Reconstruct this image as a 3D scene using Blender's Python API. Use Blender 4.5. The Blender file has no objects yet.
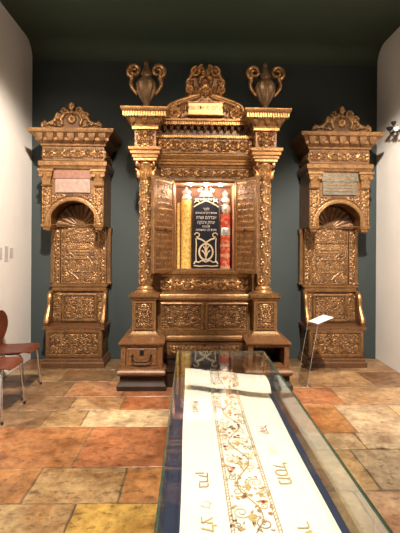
import bpy, bmesh, math, random
import numpy as np
from mathutils import Vector, Matrix
PI = math.pi
sc = bpy.context.scene
COL = sc.collection
random.seed(7)

# ------------------------------------------------------------------ camera
CAM_H = 1.55
YAW = math.radians(1.42)
cam_d = bpy.data.cameras.new('camera')
cam_d.sensor_width = 36.0
cam_d.lens = 36.0 * 400 / 533
cam_d.shift_y = -19.5 / 533
cam_d.clip_start = 0.05
cam = bpy.data.objects.new('camera', cam_d)
COL.objects.link(cam)
cam.matrix_world = (Matrix.Translation((0, 0, CAM_H)) @ Matrix.Rotation(-YAW, 4, 'Z')
                    @ Matrix.Rotation(PI / 2, 4, 'X') @ Matrix.Rotation(math.radians(0.35), 4, 'Z'))
sc.camera = cam

# ------------------------------------------------------------------ materials
def new_mat(name):
    m = bpy.data.materials.new(name)
    m.use_nodes = True
    nt = m.node_tree
    return m, nt, nt.nodes['Principled BSDF']

def N(nt, t, **kw):
    n = nt.nodes.new(t)
    for k, v in kw.items():
        if k in n.inputs:
            n.inputs[k].default_value = v
        else:
            setattr(n, k, v)
    return n

def ramp(nt, src, stops):
    r = nt.nodes.new('ShaderNodeValToRGB')
    els = r.color_ramp.elements
    while len(els) < len(stops):
        els.new(0.5)
    for e, (p, c) in zip(els, stops):
        e.position = p
        e.color = (*c, 1)
    nt.links.new(src, r.inputs['Fac'])
    return r

def simple(name, col, rough=0.5, metal=0.0, noise=0.0, scale=20, bump=0.0, emit=None, sheen=0):
    m, nt, b = new_mat(name)
    b.inputs['Base Color'].default_value = (*col, 1)
    b.inputs['Roughness'].default_value = rough
    b.inputs['Metallic'].default_value = metal
    if sheen:
        b.inputs['Sheen Weight'].default_value = sheen
    if noise or bump:
        tc = N(nt, 'ShaderNodeTexCoord')
        nz = N(nt, 'ShaderNodeTexNoise', Scale=scale, Detail=6.0)
        nt.links.new(tc.outputs['Object'], nz.inputs['Vector'])
        if noise:
            lo = tuple(c * (1 - noise) for c in col)
            hi = tuple(min(1, c * (1 + noise)) for c in col)
            r = ramp(nt, nz.outputs['Fac'], [(0.3, lo), (0.7, hi)])
            nt.links.new(r.outputs['Color'], b.inputs['Base Color'])
        if bump:
            bp = N(nt, 'ShaderNodeBump', Strength=bump, Distance=0.01)
            nt.links.new(nz.outputs['Fac'], bp.inputs['Height'])
            nt.links.new(bp.outputs['Normal'], b.inputs['Normal'])
    if emit:
        b.inputs['Emission Color'].default_value = (*emit[0], 1)
        b.inputs['Emission Strength'].default_value = emit[1]
    return m

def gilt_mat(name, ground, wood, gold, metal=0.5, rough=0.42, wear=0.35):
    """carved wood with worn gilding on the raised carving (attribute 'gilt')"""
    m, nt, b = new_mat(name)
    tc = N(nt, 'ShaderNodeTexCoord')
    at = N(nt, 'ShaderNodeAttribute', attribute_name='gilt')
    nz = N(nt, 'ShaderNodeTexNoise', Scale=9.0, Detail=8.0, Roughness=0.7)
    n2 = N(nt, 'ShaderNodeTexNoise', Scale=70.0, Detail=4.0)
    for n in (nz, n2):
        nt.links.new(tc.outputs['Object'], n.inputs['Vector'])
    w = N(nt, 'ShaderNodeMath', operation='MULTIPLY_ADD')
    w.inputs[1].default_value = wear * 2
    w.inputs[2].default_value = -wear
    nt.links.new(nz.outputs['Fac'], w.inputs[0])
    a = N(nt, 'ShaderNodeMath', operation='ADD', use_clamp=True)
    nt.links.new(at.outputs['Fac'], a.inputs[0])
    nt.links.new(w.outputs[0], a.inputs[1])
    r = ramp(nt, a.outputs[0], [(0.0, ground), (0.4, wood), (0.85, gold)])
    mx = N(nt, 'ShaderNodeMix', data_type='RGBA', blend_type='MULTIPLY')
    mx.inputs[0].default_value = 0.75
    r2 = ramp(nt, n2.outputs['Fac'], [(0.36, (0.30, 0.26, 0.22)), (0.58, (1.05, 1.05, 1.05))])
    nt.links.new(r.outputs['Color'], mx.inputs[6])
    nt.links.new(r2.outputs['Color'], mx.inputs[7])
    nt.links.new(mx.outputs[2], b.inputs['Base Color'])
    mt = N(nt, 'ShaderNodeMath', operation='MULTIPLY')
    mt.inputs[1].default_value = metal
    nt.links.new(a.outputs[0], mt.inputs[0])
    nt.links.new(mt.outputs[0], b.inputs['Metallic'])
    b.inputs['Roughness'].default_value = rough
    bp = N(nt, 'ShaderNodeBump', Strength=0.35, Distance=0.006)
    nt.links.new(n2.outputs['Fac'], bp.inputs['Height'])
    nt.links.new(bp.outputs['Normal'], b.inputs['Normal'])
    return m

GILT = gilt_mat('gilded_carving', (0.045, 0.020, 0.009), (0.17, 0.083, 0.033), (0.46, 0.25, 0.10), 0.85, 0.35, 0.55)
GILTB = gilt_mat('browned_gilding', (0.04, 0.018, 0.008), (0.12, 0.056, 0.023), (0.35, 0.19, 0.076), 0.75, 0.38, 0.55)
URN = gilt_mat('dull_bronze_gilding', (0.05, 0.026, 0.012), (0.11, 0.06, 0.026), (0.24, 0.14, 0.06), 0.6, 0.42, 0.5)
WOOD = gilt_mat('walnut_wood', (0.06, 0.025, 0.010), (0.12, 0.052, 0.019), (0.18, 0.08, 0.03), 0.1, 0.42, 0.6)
DARK = simple('dark_walnut', (0.024, 0.010, 0.005), 0.55, 0, 0.35, 12, 0.2)
DARK.node_tree.nodes['Principled BSDF'].inputs['Specular IOR Level'].default_value = 0.25
NICHE = simple('niche_lining', (0.50, 0.27, 0.17), 0.6, 0, 0.15, 8)
IRON = simple('black_iron', (0.015, 0.014, 0.013), 0.5, 0.6)
PINK = simple('faded_rose_plaque', (0.27, 0.18, 0.145), 0.6, 0.05, 0.25, 25, 0.2)
ROSE = simple('brown_rose_band', (0.20, 0.09, 0.06), 0.6, 0.05, 0.25, 25, 0.2)
GREYP = simple('tarnished_grey_plaque', (0.12, 0.105, 0.078), 0.55, 0.15, 0.4, 30, 0.2)
GOLDP = simple('gold_leaf_plate', (0.80, 0.56, 0.27), 0.4, 0.35, 0.12, 40)
INK = simple('dark_lettering', (0.12, 0.06, 0.025), 0.6)
SILVER = simple('silver', (0.85, 0.83, 0.80), 0.28, 0.8, 0.1, 60, 0.15)
NAVY = simple('navy_velvet', (0.008, 0.011, 0.028), 0.85, 0, 0.2, 60, 0.1, None, 0.15)
CREAM = simple('cream_embroidery', (0.78, 0.68, 0.50), 0.7)
GOLDT = simple('gold_embroidery', (0.66, 0.46, 0.20), 0.6, 0.15)
WHITE = simple('white_embroidery', (0.88, 0.88, 0.86), 0.7)
RED = simple('red_velvet', (0.55, 0.06, 0.025), 0.8, 0, 0.3, 40, 0.1)
_nt = RED.node_tree
for _n in _nt.nodes:
    if _n.type == 'VALTORGB':
        _n.color_ramp.elements[0].color = (.50, .045, .02, 1); _n.color_ramp.elements[1].color = (.50, .24, .15, 1)
        _n.color_ramp.elements[0].position = .48; _n.color_ramp.elements[1].position = .60
    if _n.type == 'TEX_NOISE':
        _n.inputs['Scale'].default_value = 22
TBAND = simple('worn_tan_braid', (0.50, 0.27, 0.14), 0.7, 0, 0.3, 60)
YCLOTH = simple('yellow_brocade', (0.70, 0.47, 0.13), 0.6, 0, 0.45, 38, 0.2)
LAMP = simple('niche_lamp_glow', (1, 0.95, 0.85), 0.5, 0, 0, 1, 0, ((1.0, 0.86, 0.66), 45.0))
LINEN = simple('cream_linen', (0.80, 0.76, 0.69), 0.85, 0, 0.05, 90, 0.15)
STG = simple('gold_stitching', (0.50, 0.36, 0.15), 0.7)
STR = simple('red_stitching', (0.30, 0.06, 0.05), 0.7)
STB = simple('brown_stitching', (0.35, 0.22, 0.12), 0.7)
STY = simple('grey_stitching', (0.55, 0.54, 0.46), 0.7)
DECK = simple('navy_felt', (0.020, 0.028, 0.065), 0.9, 0, 0.15, 80)
CASEB = simple('case_body_paint', (0.10, 0.10, 0.10), 0.5)
CHROME = simple('chrome', (0.75, 0.75, 0.75), 0.18, 1.0)
SHELL = simple('red_brown_veneer', (0.10, 0.023, 0.010), 0.42, 0, 0.15, 10)
PAPER = simple('white_label_card', (0.85, 0.83, 0.80), 0.6)
CAPT = simple('grey_caption_card', (0.50, 0.47, 0.455), 0.7, 0, 0.1, 60)
BLACK = simple('black_enamel', (0.01, 0.01, 0.01), 0.35)
WALLW = simple('white_plaster', (0.78, 0.75, 0.72), 0.8, 0, 0.02, 3, 0.02)
WALLB = simple('slate_paint', (0.026, 0.037, 0.038), 0.75, 0, 0.06, 2, 0.02)
CEIL = simple('dark_green_paint', (0.038, 0.056, 0.037), 0.8, 0, 0.06, 2)

def glass_mat(name, tint, ior=1.5):
    m = bpy.data.materials.new(name)
    m.use_nodes = True
    nt = m.node_tree
    nt.nodes.clear()
    out = N(nt, 'ShaderNodeOutputMaterial')
    tr = N(nt, 'ShaderNodeBsdfTransparent', Color=(*tint, 1))
    gl = N(nt, 'ShaderNodeBsdfGlossy', Roughness=0.0)
    fr = N(nt, 'ShaderNodeFresnel', IOR=ior)
    ge = N(nt, 'ShaderNodeNewGeometry')              # the sheet's inner side reflects like its outer side
    io = N(nt, 'ShaderNodeMapRange')
    io.inputs[3].default_value = ior; io.inputs[4].default_value = 1 / ior
    nt.links.new(ge.outputs['Backfacing'], io.inputs[0])
    nt.links.new(io.outputs[0], fr.inputs['IOR'])
    mx = N(nt, 'ShaderNodeMixShader')
    nt.links.new(fr.outputs[0], mx.inputs[0])
    nt.links.new(tr.outputs[0], mx.inputs[1])
    nt.links.new(gl.outputs[0], mx.inputs[2])
    nt.links.new(mx.outputs[0], out.inputs['Surface'])
    return m
GLASS = glass_mat('clear_glass', (0.97, 0.985, 0.975))
ACRYL = glass_mat('clear_acrylic', (0.93, 0.93, 0.92), 1.45)
AEDGE = simple('acrylic_edge_highlight', (0.28, 0.28, 0.27), 0.4)  # pale opaque colour painted on the thin faces as the clear sheet's edge highlight
GEDGE = simple('green_glass_edge', (0.05, 0.10, 0.07), 0.2)

# ------------------------------------------------------------------ mesh builder
class MB:
    def __init__(s, gilt=0.6):
        s.v, s.f, s.g, s.gd = [], [], [], gilt
        s.mi = []
    def vert(s, p, g=None):
        s.v.append(tuple(p)); s.g.append(s.gd if g is None else g)
        return len(s.v) - 1
    def face(s, idx, m=0):
        s.f.append(tuple(idx)); s.mi.append(m)
    def add(s, verts, faces, g=None, m=0):
        o = len(s.v)
        for p in verts:
            s.vert(p, g)
        for f in faces:
            s.face([i + o for i in f], m)
        return o
    def box(s, x0, x1, y0, y1, z0, z1, g=None, m=0):
        vs = [(x0, y0, z0), (x1, y0, z0), (x1, y1, z0), (x0, y1, z0), (x0, y0, z1), (x1, y0, z1), (x1, y1, z1), (x0, y1, z1)]
        s.add(vs, [(0, 3, 2, 1), (4, 5, 6, 7), (0, 1, 5, 4), (1, 2, 6, 5), (2, 3, 7, 6), (3, 0, 4, 7)], g, m)
        return s
    def stack(s, x0, x1, y0, y1, prof, back=0.0):
        """rectangular rings lofted upward; prof = [(out, z)...]; 'back' scales the outset at the back"""
        o = len(s.v)
        for (d, z) in prof:
            for p in ((x0 - d, y0 - d, z), (x1 + d, y0 - d, z), (x1 + d, y1 + d * back, z), (x0 - d, y1 + d * back, z)):
                s.vert(p)
        n = len(prof)
        for k in range(n - 1):
            for i in range(4):
                j = (i + 1) % 4
                s.face((o + 4 * k + i, o + 4 * k + j, o + 4 * k + 4 + j, o + 4 * k + 4 + i))
        s.face((o + 3, o + 2, o + 1, o))
        t = o + 4 * (n - 1)
        s.face((t, t + 1, t + 2, t + 3))
        return s
    def lathe(s, cx, cy, prof, n=28, gs=None, a0=0.0):
        o = len(s.v)
        for q, (r, z) in enumerate(prof):
            for i in range(n):
                a = a0 + 2 * PI * i / n
                s.vert((cx + r * math.cos(a), cy + r * math.sin(a), z), gs[q] if gs else None)
        for k in range(len(prof) - 1):
            for i in range(n):
                j = (i + 1) % n
                s.face((o + k * n + i, o + k * n + j, o + (k + 1) * n + j, o + (k + 1) * n + i))
        s.face([o + i for i in range(n)][::-1])
        t = o + (len(prof) - 1) * n
        s.face([t + i for i in range(n)])
        return s
    def tube(s, pts, rad, n=8, g=None, flat=1.0):
        pts = [Vector(p) for p in pts]
        if not hasattr(rad, '__len__'):
            rad = [rad] * len(pts)
        o = len(s.v)
        up = None
        for k, p in enumerate(pts):
            t = (pts[min(k + 1, len(pts) - 1)] - pts[max(k - 1, 0)]).normalized()
            if up is None:
                up = Vector((0, 1, 0)) if abs(t.y) < 0.9 else Vector((0, 0, 1))
            up = (up - t * up.dot(t)).normalized()
            b = t.cross(up)
            for i in range(n):
                a = 2 * PI * i / n
                s.vert(p + (up * math.cos(a) * flat + b * math.sin(a)) * rad[k], g)
        for k in range(len(pts) - 1):
            for i in range(n):
                j = (i + 1) % n
                s.face((o + k * n + i, o + k * n + j, o + (k + 1) * n + j, o + (k + 1) * n + i))
        s.face([o + i for i in range(n)][::-1])
        t = o + (len(pts) - 1) * n
        s.face([t + i for i in range(n)])
        return s
    def poly_prism(s, poly, fmap, d0, d1, g=None):
        """closed polygon [(u,v)] mapped by fmap(u,v,d) and extruded from d0 to d1"""
        o = len(s.v)
        n = len(poly)
        for d in (d0, d1):
            for (u, v) in poly:
                s.vert(fmap(u, v, d), g)
        s.face([o + i for i in range(n)])
        s.face([o + n + i for i in range(n)][::-1])
        for i in range(n):
            j = (i + 1) % n
            s.face((o + i, o + n + i, o + n + j, o + j))
        return s
    def comb(s, x0, x1, y0, y1, z0, z1, pitch, depth):
        """dentil course: one strip whose front is notched into teeth"""
        n = max(1, int(round((x1 - x0) / pitch)))
        p = (x1 - x0) / n
        pl = []
        for i in range(n):
            a = x0 + i * p
            pl += [(a, y0 + depth), (a + p * 0.2, y0 + depth), (a + p * 0.2, y0), (a + p * 0.8, y0), (a + p * 0.8, y0 + depth)]
        pl += [(x1, y0 + depth), (x1, y1), (x0, y1)]
        s.poly_prism(pl, lambda u, v, d: (u, v, d), z0, z1)
        return s
    def build(s, name, mat, parent=None, smooth=35, label=None):
        me = bpy.data.meshes.new(name)
        off = Vector((0, 0, 0))
        M = Matrix.Identity(4)
        if parent is not None:
            q = parent
            chain = []
            while q is not None:
                chain.append(q); q = q.parent
            for q in reversed(chain):
                M = M @ Matrix.Translation(q.location) @ q.rotation_euler.to_matrix().to_4x4()
        Mi = M.inverted()
        me.from_pydata([Mi @ Vector(p) for p in s.v], [], s.f)
        for m in (mat if isinstance(mat, (list, tuple)) else [mat]):
            me.materials.append(m)
        me.polygons.foreach_set('material_index', s.mi)
        at = me.attributes.new('gilt', 'FLOAT', 'POINT')
        at.data.foreach_set('value', np.array(s.g, dtype=np.float32))
        bm = bmesh.new(); bm.from_mesh(me)
        bmesh.ops.recalc_face_normals(bm, faces=bm.faces)
        bm.to_mesh(me); bm.free()
        if smooth:
            me.polygons.foreach_set('use_smooth', [True] * len(me.polygons))
            me.set_sharp_from_angle(angle=math.radians(smooth))
        me.update()
        o = bpy.data.objects.new(name, me)
        COL.objects.link(o)
        if parent is not None:
            o.parent = parent
        if label:
            o['label'] = label
        return o

def thing(name, label, cat, loc, rotz=0.0, group=None):
    o = bpy.data.objects.new(name, None)
    COL.objects.link(o)
    o.empty_display_size = 0.1
    o.location = loc; o.rotation_euler = (0, 0, rotz)
    o['label'] = label; o['category'] = cat
    if group:
        o['group'] = group
    return o
def tag(o, label, cat, group=None):
    o['label'] = label; o['category'] = cat
    if group:
        o['group'] = group
    return o
def struct(o):
    o['kind'] = 'structure'
    return o

# ------------------------------------------------------------------ carved relief (height field)
class HF:
    def __init__(s, w, h, res=0.007, base=0.0):
        s.w, s.h = w, h
        s.nx, s.nz = max(3, int(w / res) + 1), max(3, int(h / res) + 1)
        s.u = np.linspace(0, w, s.nx); s.v = np.linspace(0, h, s.nz)
        s.H = np.full((s.nx, s.nz), base, dtype=np.float64)
    def dot(s, x, y, r, ht, base=0.0):
        i0, i1 = np.searchsorted(s.u, x - r), np.searchsorted(s.u, x + r)
        j0, j1 = np.searchsorted(s.v, y - r), np.searchsorted(s.v, y + r)
        if i1 <= i0 or j1 <= j0:
            return
        d2 = (s.u[i0:i1, None] - x) ** 2 + (s.v[None, j0:j1] - y) ** 2
        val = base + ht * np.sqrt(np.clip(1 - d2 / (r * r), 0, 1))
        val[d2 > r * r] = -9
        s.H[i0:i1, j0:j1] = np.maximum(s.H[i0:i1, j0:j1], val)
    def path(s, pts, r0, r1, ht, base=0.0):
        pts = np.array(pts, float)
        seg = np.linalg.norm(np.diff(pts, axis=0), axis=1)
        L = np.concatenate([[0], np.cumsum(seg)])
        n = max(3, int(L[-1] / (0.35 * min(max(r0, 1e-4), max(r1, 0.003)))) + 1)
        n = min(n, 400)
        t = np.linspace(0, L[-1], n)
        xs, ys = np.interp(t, L, pts[:, 0]), np.interp(t, L, pts[:, 1])
        for k in range(n):
            q = k / (n - 1)
            s.dot(xs[k], ys[k], r0 + (r1 - r0) * q, ht * (0.6 + 0.4 * (1 - q)), base)
    def spiral(s, cx, cy, R, a0, turns, sgn, r, ht, boss=True, base=0.0):
        n = 40
        pts = []
        for k in range(n + 1):
            q = k / n
            rr = R * (1 - 0.78 * q)
            a = a0 + sgn * 2 * PI * turns * q
            pts.append((cx + rr * math.cos(a), cy + rr * math.sin(a)))
        s.path(pts, r, r * 0.65, ht, base)
        if boss:
            s.dot(cx, cy, R * 0.30, ht * 1.15, base)
    def leaf(s, x, y, L, a, w, ht, curl=0.6, base=0.0):
        pts = []
        ang = a
        for k in range(9):
            pts.append((x, y))
            x += L / 8 * math.cos(ang); y += L / 8 * math.sin(ang)
            ang += curl / 8
        pts = np.array(pts)
        for k in range(9):
            q = k / 8
            s.dot(pts[k, 0], pts[k, 1], max(0.004, w * math.sin(PI * (0.18 + 0.78 * q))), ht * (0.5 + 0.5 * (1 - q)), base)
    def rosette(s, x, y, R, ht, n=6, base=0.0):
        for k in range(n):
            a = 2 * PI * k / n
            s.dot(x + 0.6 * R * math.cos(a), y + 0.6 * R * math.sin(a), R * 0.40, ht * 0.8, base)
        s.dot(x, y, R * 0.32, ht * 1.1, base)
    def border(s, wd, ht):
        for A, ax in ((s.u, 0), (s.v, 1)):
            L = A[-1]
            m = (A < wd) | (A > L - wd)
            if ax == 0:
                s.H[m, :] = np.maximum(s.H[m, :], ht)
            else:
                s.H[:, m] = np.maximum(s.H[:, m], ht)
    def mesh(s, mb, fmap, back=0.02, hm=None, cut=False):
        hm = hm or max(1e-4, s.H.max())
        nx, nz = s.nx, s.nz
        if not cut:
            o = len(mb.v)
            for i in range(nx):
                for j in range(nz):
                    h = s.H[i, j]
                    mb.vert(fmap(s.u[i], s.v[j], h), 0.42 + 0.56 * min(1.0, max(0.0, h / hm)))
            for i in range(nx - 1):
                for j in range(nz - 1):
                    a = o + i * nz + j
                    mb.face((a, a + nz, a + nz + 1, a + 1))
            ring = [(i, 0) for i in range(nx)] + [(nx - 1, j) for j in range(1, nz)] + [(i, nz - 1) for i in range(nx - 2, -1, -1)] + [(0, j) for j in range(nz - 2, 0, -1)]
            rb = [mb.vert(fmap(s.u[i], s.v[j], -back), 0.3) for (i, j) in ring]
            m = len(ring)
            for k in range(m):
                q = (k + 1) % m
                (i, j), (i2, j2) = ring[k], ring[q]
                mb.face((o + i * nz + j, rb[k], rb[q], o + i2 * nz + j2))
            return mb
        K = s.H > 0
        C = K[:-1, :-1] & K[1:, :-1] & K[:-1, 1:] & K[1:, 1:]
        fid, bid = {}, {}
        def fv(i, j):
            if (i, j) not in fid:
                fid[(i, j)] = mb.vert(fmap(s.u[i], s.v[j], s.H[i, j]), 0.3 + 0.6 * min(1, s.H[i, j] / hm))
                bid[(i, j)] = mb.vert(fmap(s.u[i], s.v[j], -back), 0.3)
            return fid[(i, j)]
        for i in range(nx - 1):
            for j in range(nz - 1):
                if not C[i, j]:
                    continue
                q = [(i, j), (i + 1, j), (i + 1, j + 1), (i, j + 1)]
                mb.face([fv(*p) for p in q])
                mb.face([bid[p] for p in q][::-1])
                for (di, dj, p, r) in ((0, -1, q[0], q[1]), (1, 0, q[1], q[2]), (0, 1, q[2], q[3]), (-1, 0, q[3], q[0])):
                    a, b = i + di, j + dj
                    if a < 0 or b < 0 or a >= nx - 1 or b >= nz - 1 or not C[a, b]:
                        mb.face((fv(*p), bid[p], bid[r], fv(*r)))
        return mb

def frieze_scroll(hf, ht=0.014, n=None, marg=0.0):
    """running vine: alternating spirals left and right of a rosette, leaves in every gap"""
    w, h = hf.w, hf.h
    R = h * 0.38
    n = n or max(2, 2 * int(w / (R * 2.3) / 2))
    p = w / n
    r = max(.0055, h * 0.045)
    for k in range(n):
        x = (k + 0.5) * p
        left = x < w / 2
        up = (k % 2 == 0) == left
        sg = 1 if up else -1
        hf.spiral(x, h * 0.5, min(R, p * 0.46), (PI if left else 0), 1.7, sg if left else -sg, r, ht, False)
        hf.rosette(x, h * 0.5, R * 0.36, ht, 5)
        for i in range(7):
            a = 2 * PI * i / 7 + .3
            hf.leaf(x + R * .66 * math.cos(a), h * .5 + R * .66 * math.sin(a), h * .16, a + 1.0, h * .05, ht * .85, 1.2)
        for q in (-1, 1):
            for (f, l) in ((.0, .30), (.5, .36), (1.0, .30)):
                hf.leaf(x + q * p * 0.44, h * (0.5 + 0.08 * sg), h * l, PI / 2 + q * (f - .35), h * 0.055, ht, 0.9 * q)
                hf.leaf(x + q * p * 0.44, h * (0.5 - 0.08 * sg), h * l, -PI / 2 - q * (f - .35), h * 0.055, ht, -0.9 * q)
    return hf

def ornate(hf, cell, seed, ht=0.012, margin=0.0, sym=True, fill=1.0):
    """symmetrical thicket of scrolls, leaves and berries about the vertical axis"""
    rnd = random.Random(seed)
    w, h = hf.w, hf.h
    half = w / 2 - margin if sym else w - 2 * margin
    nx = max(1, int(round(half / cell))); nz = max(1, int(round((h - 2 * margin) / cell)))
    cx, cz = half / nx, (h - 2 * margin) / nz
    for i in range(nx):
        for j in range(nz):
            x = (i + 0.5 + rnd.uniform(-.1, .1)) * cx
            z = margin + (j + 0.5 + rnd.uniform(-.1, .1)) * cz
            R = min(cx, cz) * rnd.uniform(0.36, 0.44)
            a0 = rnd.choice([0, 1, 2, 3]) * PI / 2 + rnd.uniform(-.4, .4)
            sg = rnd.choice([-1, 1]); tu = rnd.uniform(1.2, 1.8)
            la = [(rnd.uniform(0, 2 * PI), rnd.uniform(0.5, 0.8)) for _ in range(5)]
            for mx in ((1, -1) if sym else (1,)):
                X = (w / 2 + mx * x) if sym else margin + x
                A = a0 if mx == 1 else PI - a0
                hf.spiral(X, z, R, A, tu, sg * mx, max(.0052, R * 0.16), ht, True)
                for (q, l) in la:
                    Q = q if mx == 1 else PI - q
                    hf.leaf(X + R * 0.9 * math.cos(Q), z + R * 0.9 * math.sin(Q), cell * l * fill, Q + 0.5 * mx, max(.006, R * 0.2), ht * 0.9, 1.3 * mx)
    if sym:
        for j in range(nz * 2):
            z = margin + (j + 0.5) * (h - 2 * margin) / (nz * 2)
            if j % 2:
                hf.rosette(w / 2, z, cell * 0.2, ht)
            else:
                for q in (-1, 1):
                    hf.leaf(w / 2, z - cell * 0.2, cell * 0.42, PI / 2 - q * 0.7, cell * 0.07, ht, q * 0.9)
    return hf

def flat(x0, yf, z0):
    return lambda u, v, h: (x0 + u, yf - h, z0 + v)

def panel(name, parent, x0, x1, yf, z0, z1, kind='ornate', mat=None, cell=0.09, seed=1, ht=0.012, res=0.0065, border=0.0, n=None, label=None, back=0.02):
    hf = HF(x1 - x0, z1 - z0, res)
    if kind == 'frieze':
        frieze_scroll(hf, ht, n)
    else:
        ornate(hf, cell, seed, ht, border)
    if border:
        hf.border(border, ht * 0.9)
    return hf.mesh(MB(), flat(x0, yf, z0), back).build(name, mat or GILT, parent, 50, label)

def frame(mb, x0, x1, z0, z1, yf, yb, w):
    """mitred picture-frame moulding"""
    rings = [(0, yb), (0, yf + 0.006), (w * 0.3, yf), (w * 0.7, yf + 0.004), (w, yf + 0.02), (w, yb)]
    o = len(mb.v)
    for (d, y) in rings:
        for p in ((x0 + d, y, z0 + d), (x1 - d, y, z0 + d), (x1 - d, y, z1 - d), (x0 + d, y, z1 - d)):
            mb.vert(p)
    n = len(rings)
    for k in range(n):
        k2 = (k + 1) % n
        for i in range(4):
            j = (i + 1) % 4
            mb.face((o + 4 * k + i, o + 4 * k + j, o + 4 * k2 + j, o + 4 * k2 + i))
    return mb

def text_mb(mb, s, size, fmap, depth=0.001, center=True):
    """letters as solid meshes; the string is given in visual (left to right) order"""
    cu = bpy.data.curves.new('lettering', 'FONT')
    cu.body = s; cu.size = size; cu.extrude = depth; cu.resolution_u = 2
    cu.align_x = 'CENTER' if center else 'LEFT'; cu.align_y = 'CENTER'
    o = bpy.data.objects.new('lettering', cu)
    COL.objects.link(o)
    dg = bpy.context.evaluated_depsgraph_get()
    me = bpy.data.meshes.new_from_object(o.evaluated_get(dg))
    bpy.data.objects.remove(o); bpy.data.curves.remove(cu)
    mb.add([fmap(v.co.x, v.co.y, v.co.z) for v in me.vertices], [tuple(p.vertices) for p in me.polygons])
    bpy.data.meshes.remove(me)
    return mb
heb = lambda s: s[::-1]

# ------------------------------------------------------------------ room
XL, XR, YB, ZC, YF = -2.18, 2.61, 5.55, 4.33, -1.8
f_ = MB().box(XL - .1, XR + .1, YB, YB + .1, 0, ZC + .1)
struct(f_.build('wall_back', WALLB, None, 0))
struct(MB().box(XL - .1, XL, YF, YB, 0, ZC + .1).build('wall_left', WALLW, None, 0))
struct(MB().box(XR, XR + .1, YF, YB, 0, ZC + .1).build('wall_right', WALLW, None, 0))
struct(MB().box(XL - .1, XR + .1, YF - .1, YF, 0, ZC + .1).build('wall_front', WALLW, None, 0))
# ceiling with a coved joint to the back wall
prof = [(YF - .1, ZC + .1), (YF - .1, ZC)]
R = 0.22
for k in range(11):
    a = PI / 2 * k / 10
    prof.append((YB - R + R * math.sin(a), ZC - R + R * math.cos(a)))
prof += [(YB, ZC + .1)]
struct(MB().poly_prism(prof, lambda u, v, d: (d, u, v), XL, XR).build('ceiling', CEIL, None, 30))

# floor of big worn limestone slabs
def floor_mat():
    m, nt, b = new_mat('worn_stone_slabs')
    tc = N(nt, 'ShaderNodeTexCoord')
    at = N(nt, 'ShaderNodeAttribute', attribute_name='tint')
    n1 = N(nt, 'ShaderNodeTexNoise', Scale=2.6, Detail=9.0, Roughness=0.65)
    n2 = N(nt, 'ShaderNodeTexNoise', Scale=15.0, Detail=7.0, Roughness=0.7)
    n3 = N(nt, 'ShaderNodeTexNoise', Scale=17.0, Detail=6.0, Roughness=0.6)
    mp = N(nt, 'ShaderNodeMapping')
    mp.inputs['Scale'].default_value = (0.7, 1.1, 1)
    nt.links.new(tc.outputs['Object'], mp.inputs['Vector'])
    for n in (n1, n2):
        nt.links.new(tc.outputs['Object'], n.inputs['Vector'])
    nt.links.new(mp.outputs['Vector'], n3.inputs['Vector'])
    r1 = ramp(nt, n1.outputs['Fac'], [(0.33, (0.42, 0.32, 0.24)), (0.50, (1, 1, 1)), (0.66, (1.45, 1.42, 1.35))])
    r2 = ramp(nt, n2.outputs['Fac'], [(0.36, (0.55, 0.47, 0.40)), (0.58, (1.1, 1.1, 1.1))])
    r3 = ramp(nt, n3.outputs['Fac'], [(0.36, (0.28, 0.20, 0.15)), (0.42, (1, 1, 1))])
    cur = at.outputs['Color']
    for r, f in ((r1, 0.75), (r2, 0.75), (r3, 0.55)):
        mx = N(nt, 'ShaderNodeMix', data_type='RGBA', blend_type='MULTIPLY')
        mx.inputs[0].default_value = f
        nt.links.new(cur, mx.inputs[6]); nt.links.new(r.outputs['Color'], mx.inputs[7])
        cur = mx.outputs[2]
    nt.links.new(cur, b.inputs['Base Color'])
    n4 = N(nt, 'ShaderNodeTexNoise', Scale=1.7, Detail=7.0, Roughness=0.68, Distortion=0.8)
    nt.links.new(tc.outputs['Object'], n4.inputs['Vector'])
    r4 = ramp(nt, n4.outputs['Fac'], [(0.38, (0.78, 0.55, 0.34)), (0.50, (1.0, 0.94, 0.84)), (0.62, (1.22, 1.16, 1.02))])
    mx = N(nt, 'ShaderNodeMix', data_type='RGBA', blend_type='MULTIPLY')
    mx.inputs[0].default_value = 0.8
    nt.links.new(cur, mx.inputs[6]); nt.links.new(r4.outputs['Color'], mx.inputs[7])
    nt.links.new(mx.outputs[2], b.inputs['Base Color'])
    n5 = N(nt, 'ShaderNodeTexNoise', Scale=26.0, Detail=7.0, Roughness=0.75)
    nt.links.new(mp.outputs['Vector'], n5.inputs['Vector'])
    r5 = ramp(nt, n5.outputs['Fac'], [(0.36, (0.25, 0.18, 0.12)), (0.43, (1, 1, 1))])
    m5 = N(nt, 'ShaderNodeMix', data_type='RGBA', blend_type='MULTIPLY')
    m5.inputs[0].default_value = 0.75
    nt.links.new(mx.outputs[2], m5.inputs[6]); nt.links.new(r5.outputs['Color'], m5.inputs[7])
    nt.links.new(m5.outputs[2], b.inputs['Base Color'])
    rr = N(nt, 'ShaderNodeMapRange')
    rr.inputs[3].default_value = 0.50; rr.inputs[4].default_value = 0.27
    nt.links.new(n2.outputs['Fac'], rr.inputs[0])
    nt.links.new(rr.outputs[0], b.inputs['Roughness'])
    bp = N(nt, 'ShaderNodeBump', Strength=0.5, Distance=0.004)
    ad = N(nt, 'ShaderNodeMath', operation='ADD')
    nt.links.new(n1.outputs['Fac'], ad.inputs[0]); nt.links.new(r3.outputs['Color'], ad.inputs[1])
    nt.links.new(ad.outputs[0], bp.inputs['Height'])
    nt.links.new(bp.outputs['Normal'], b.inputs['Normal'])
    return m

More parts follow.
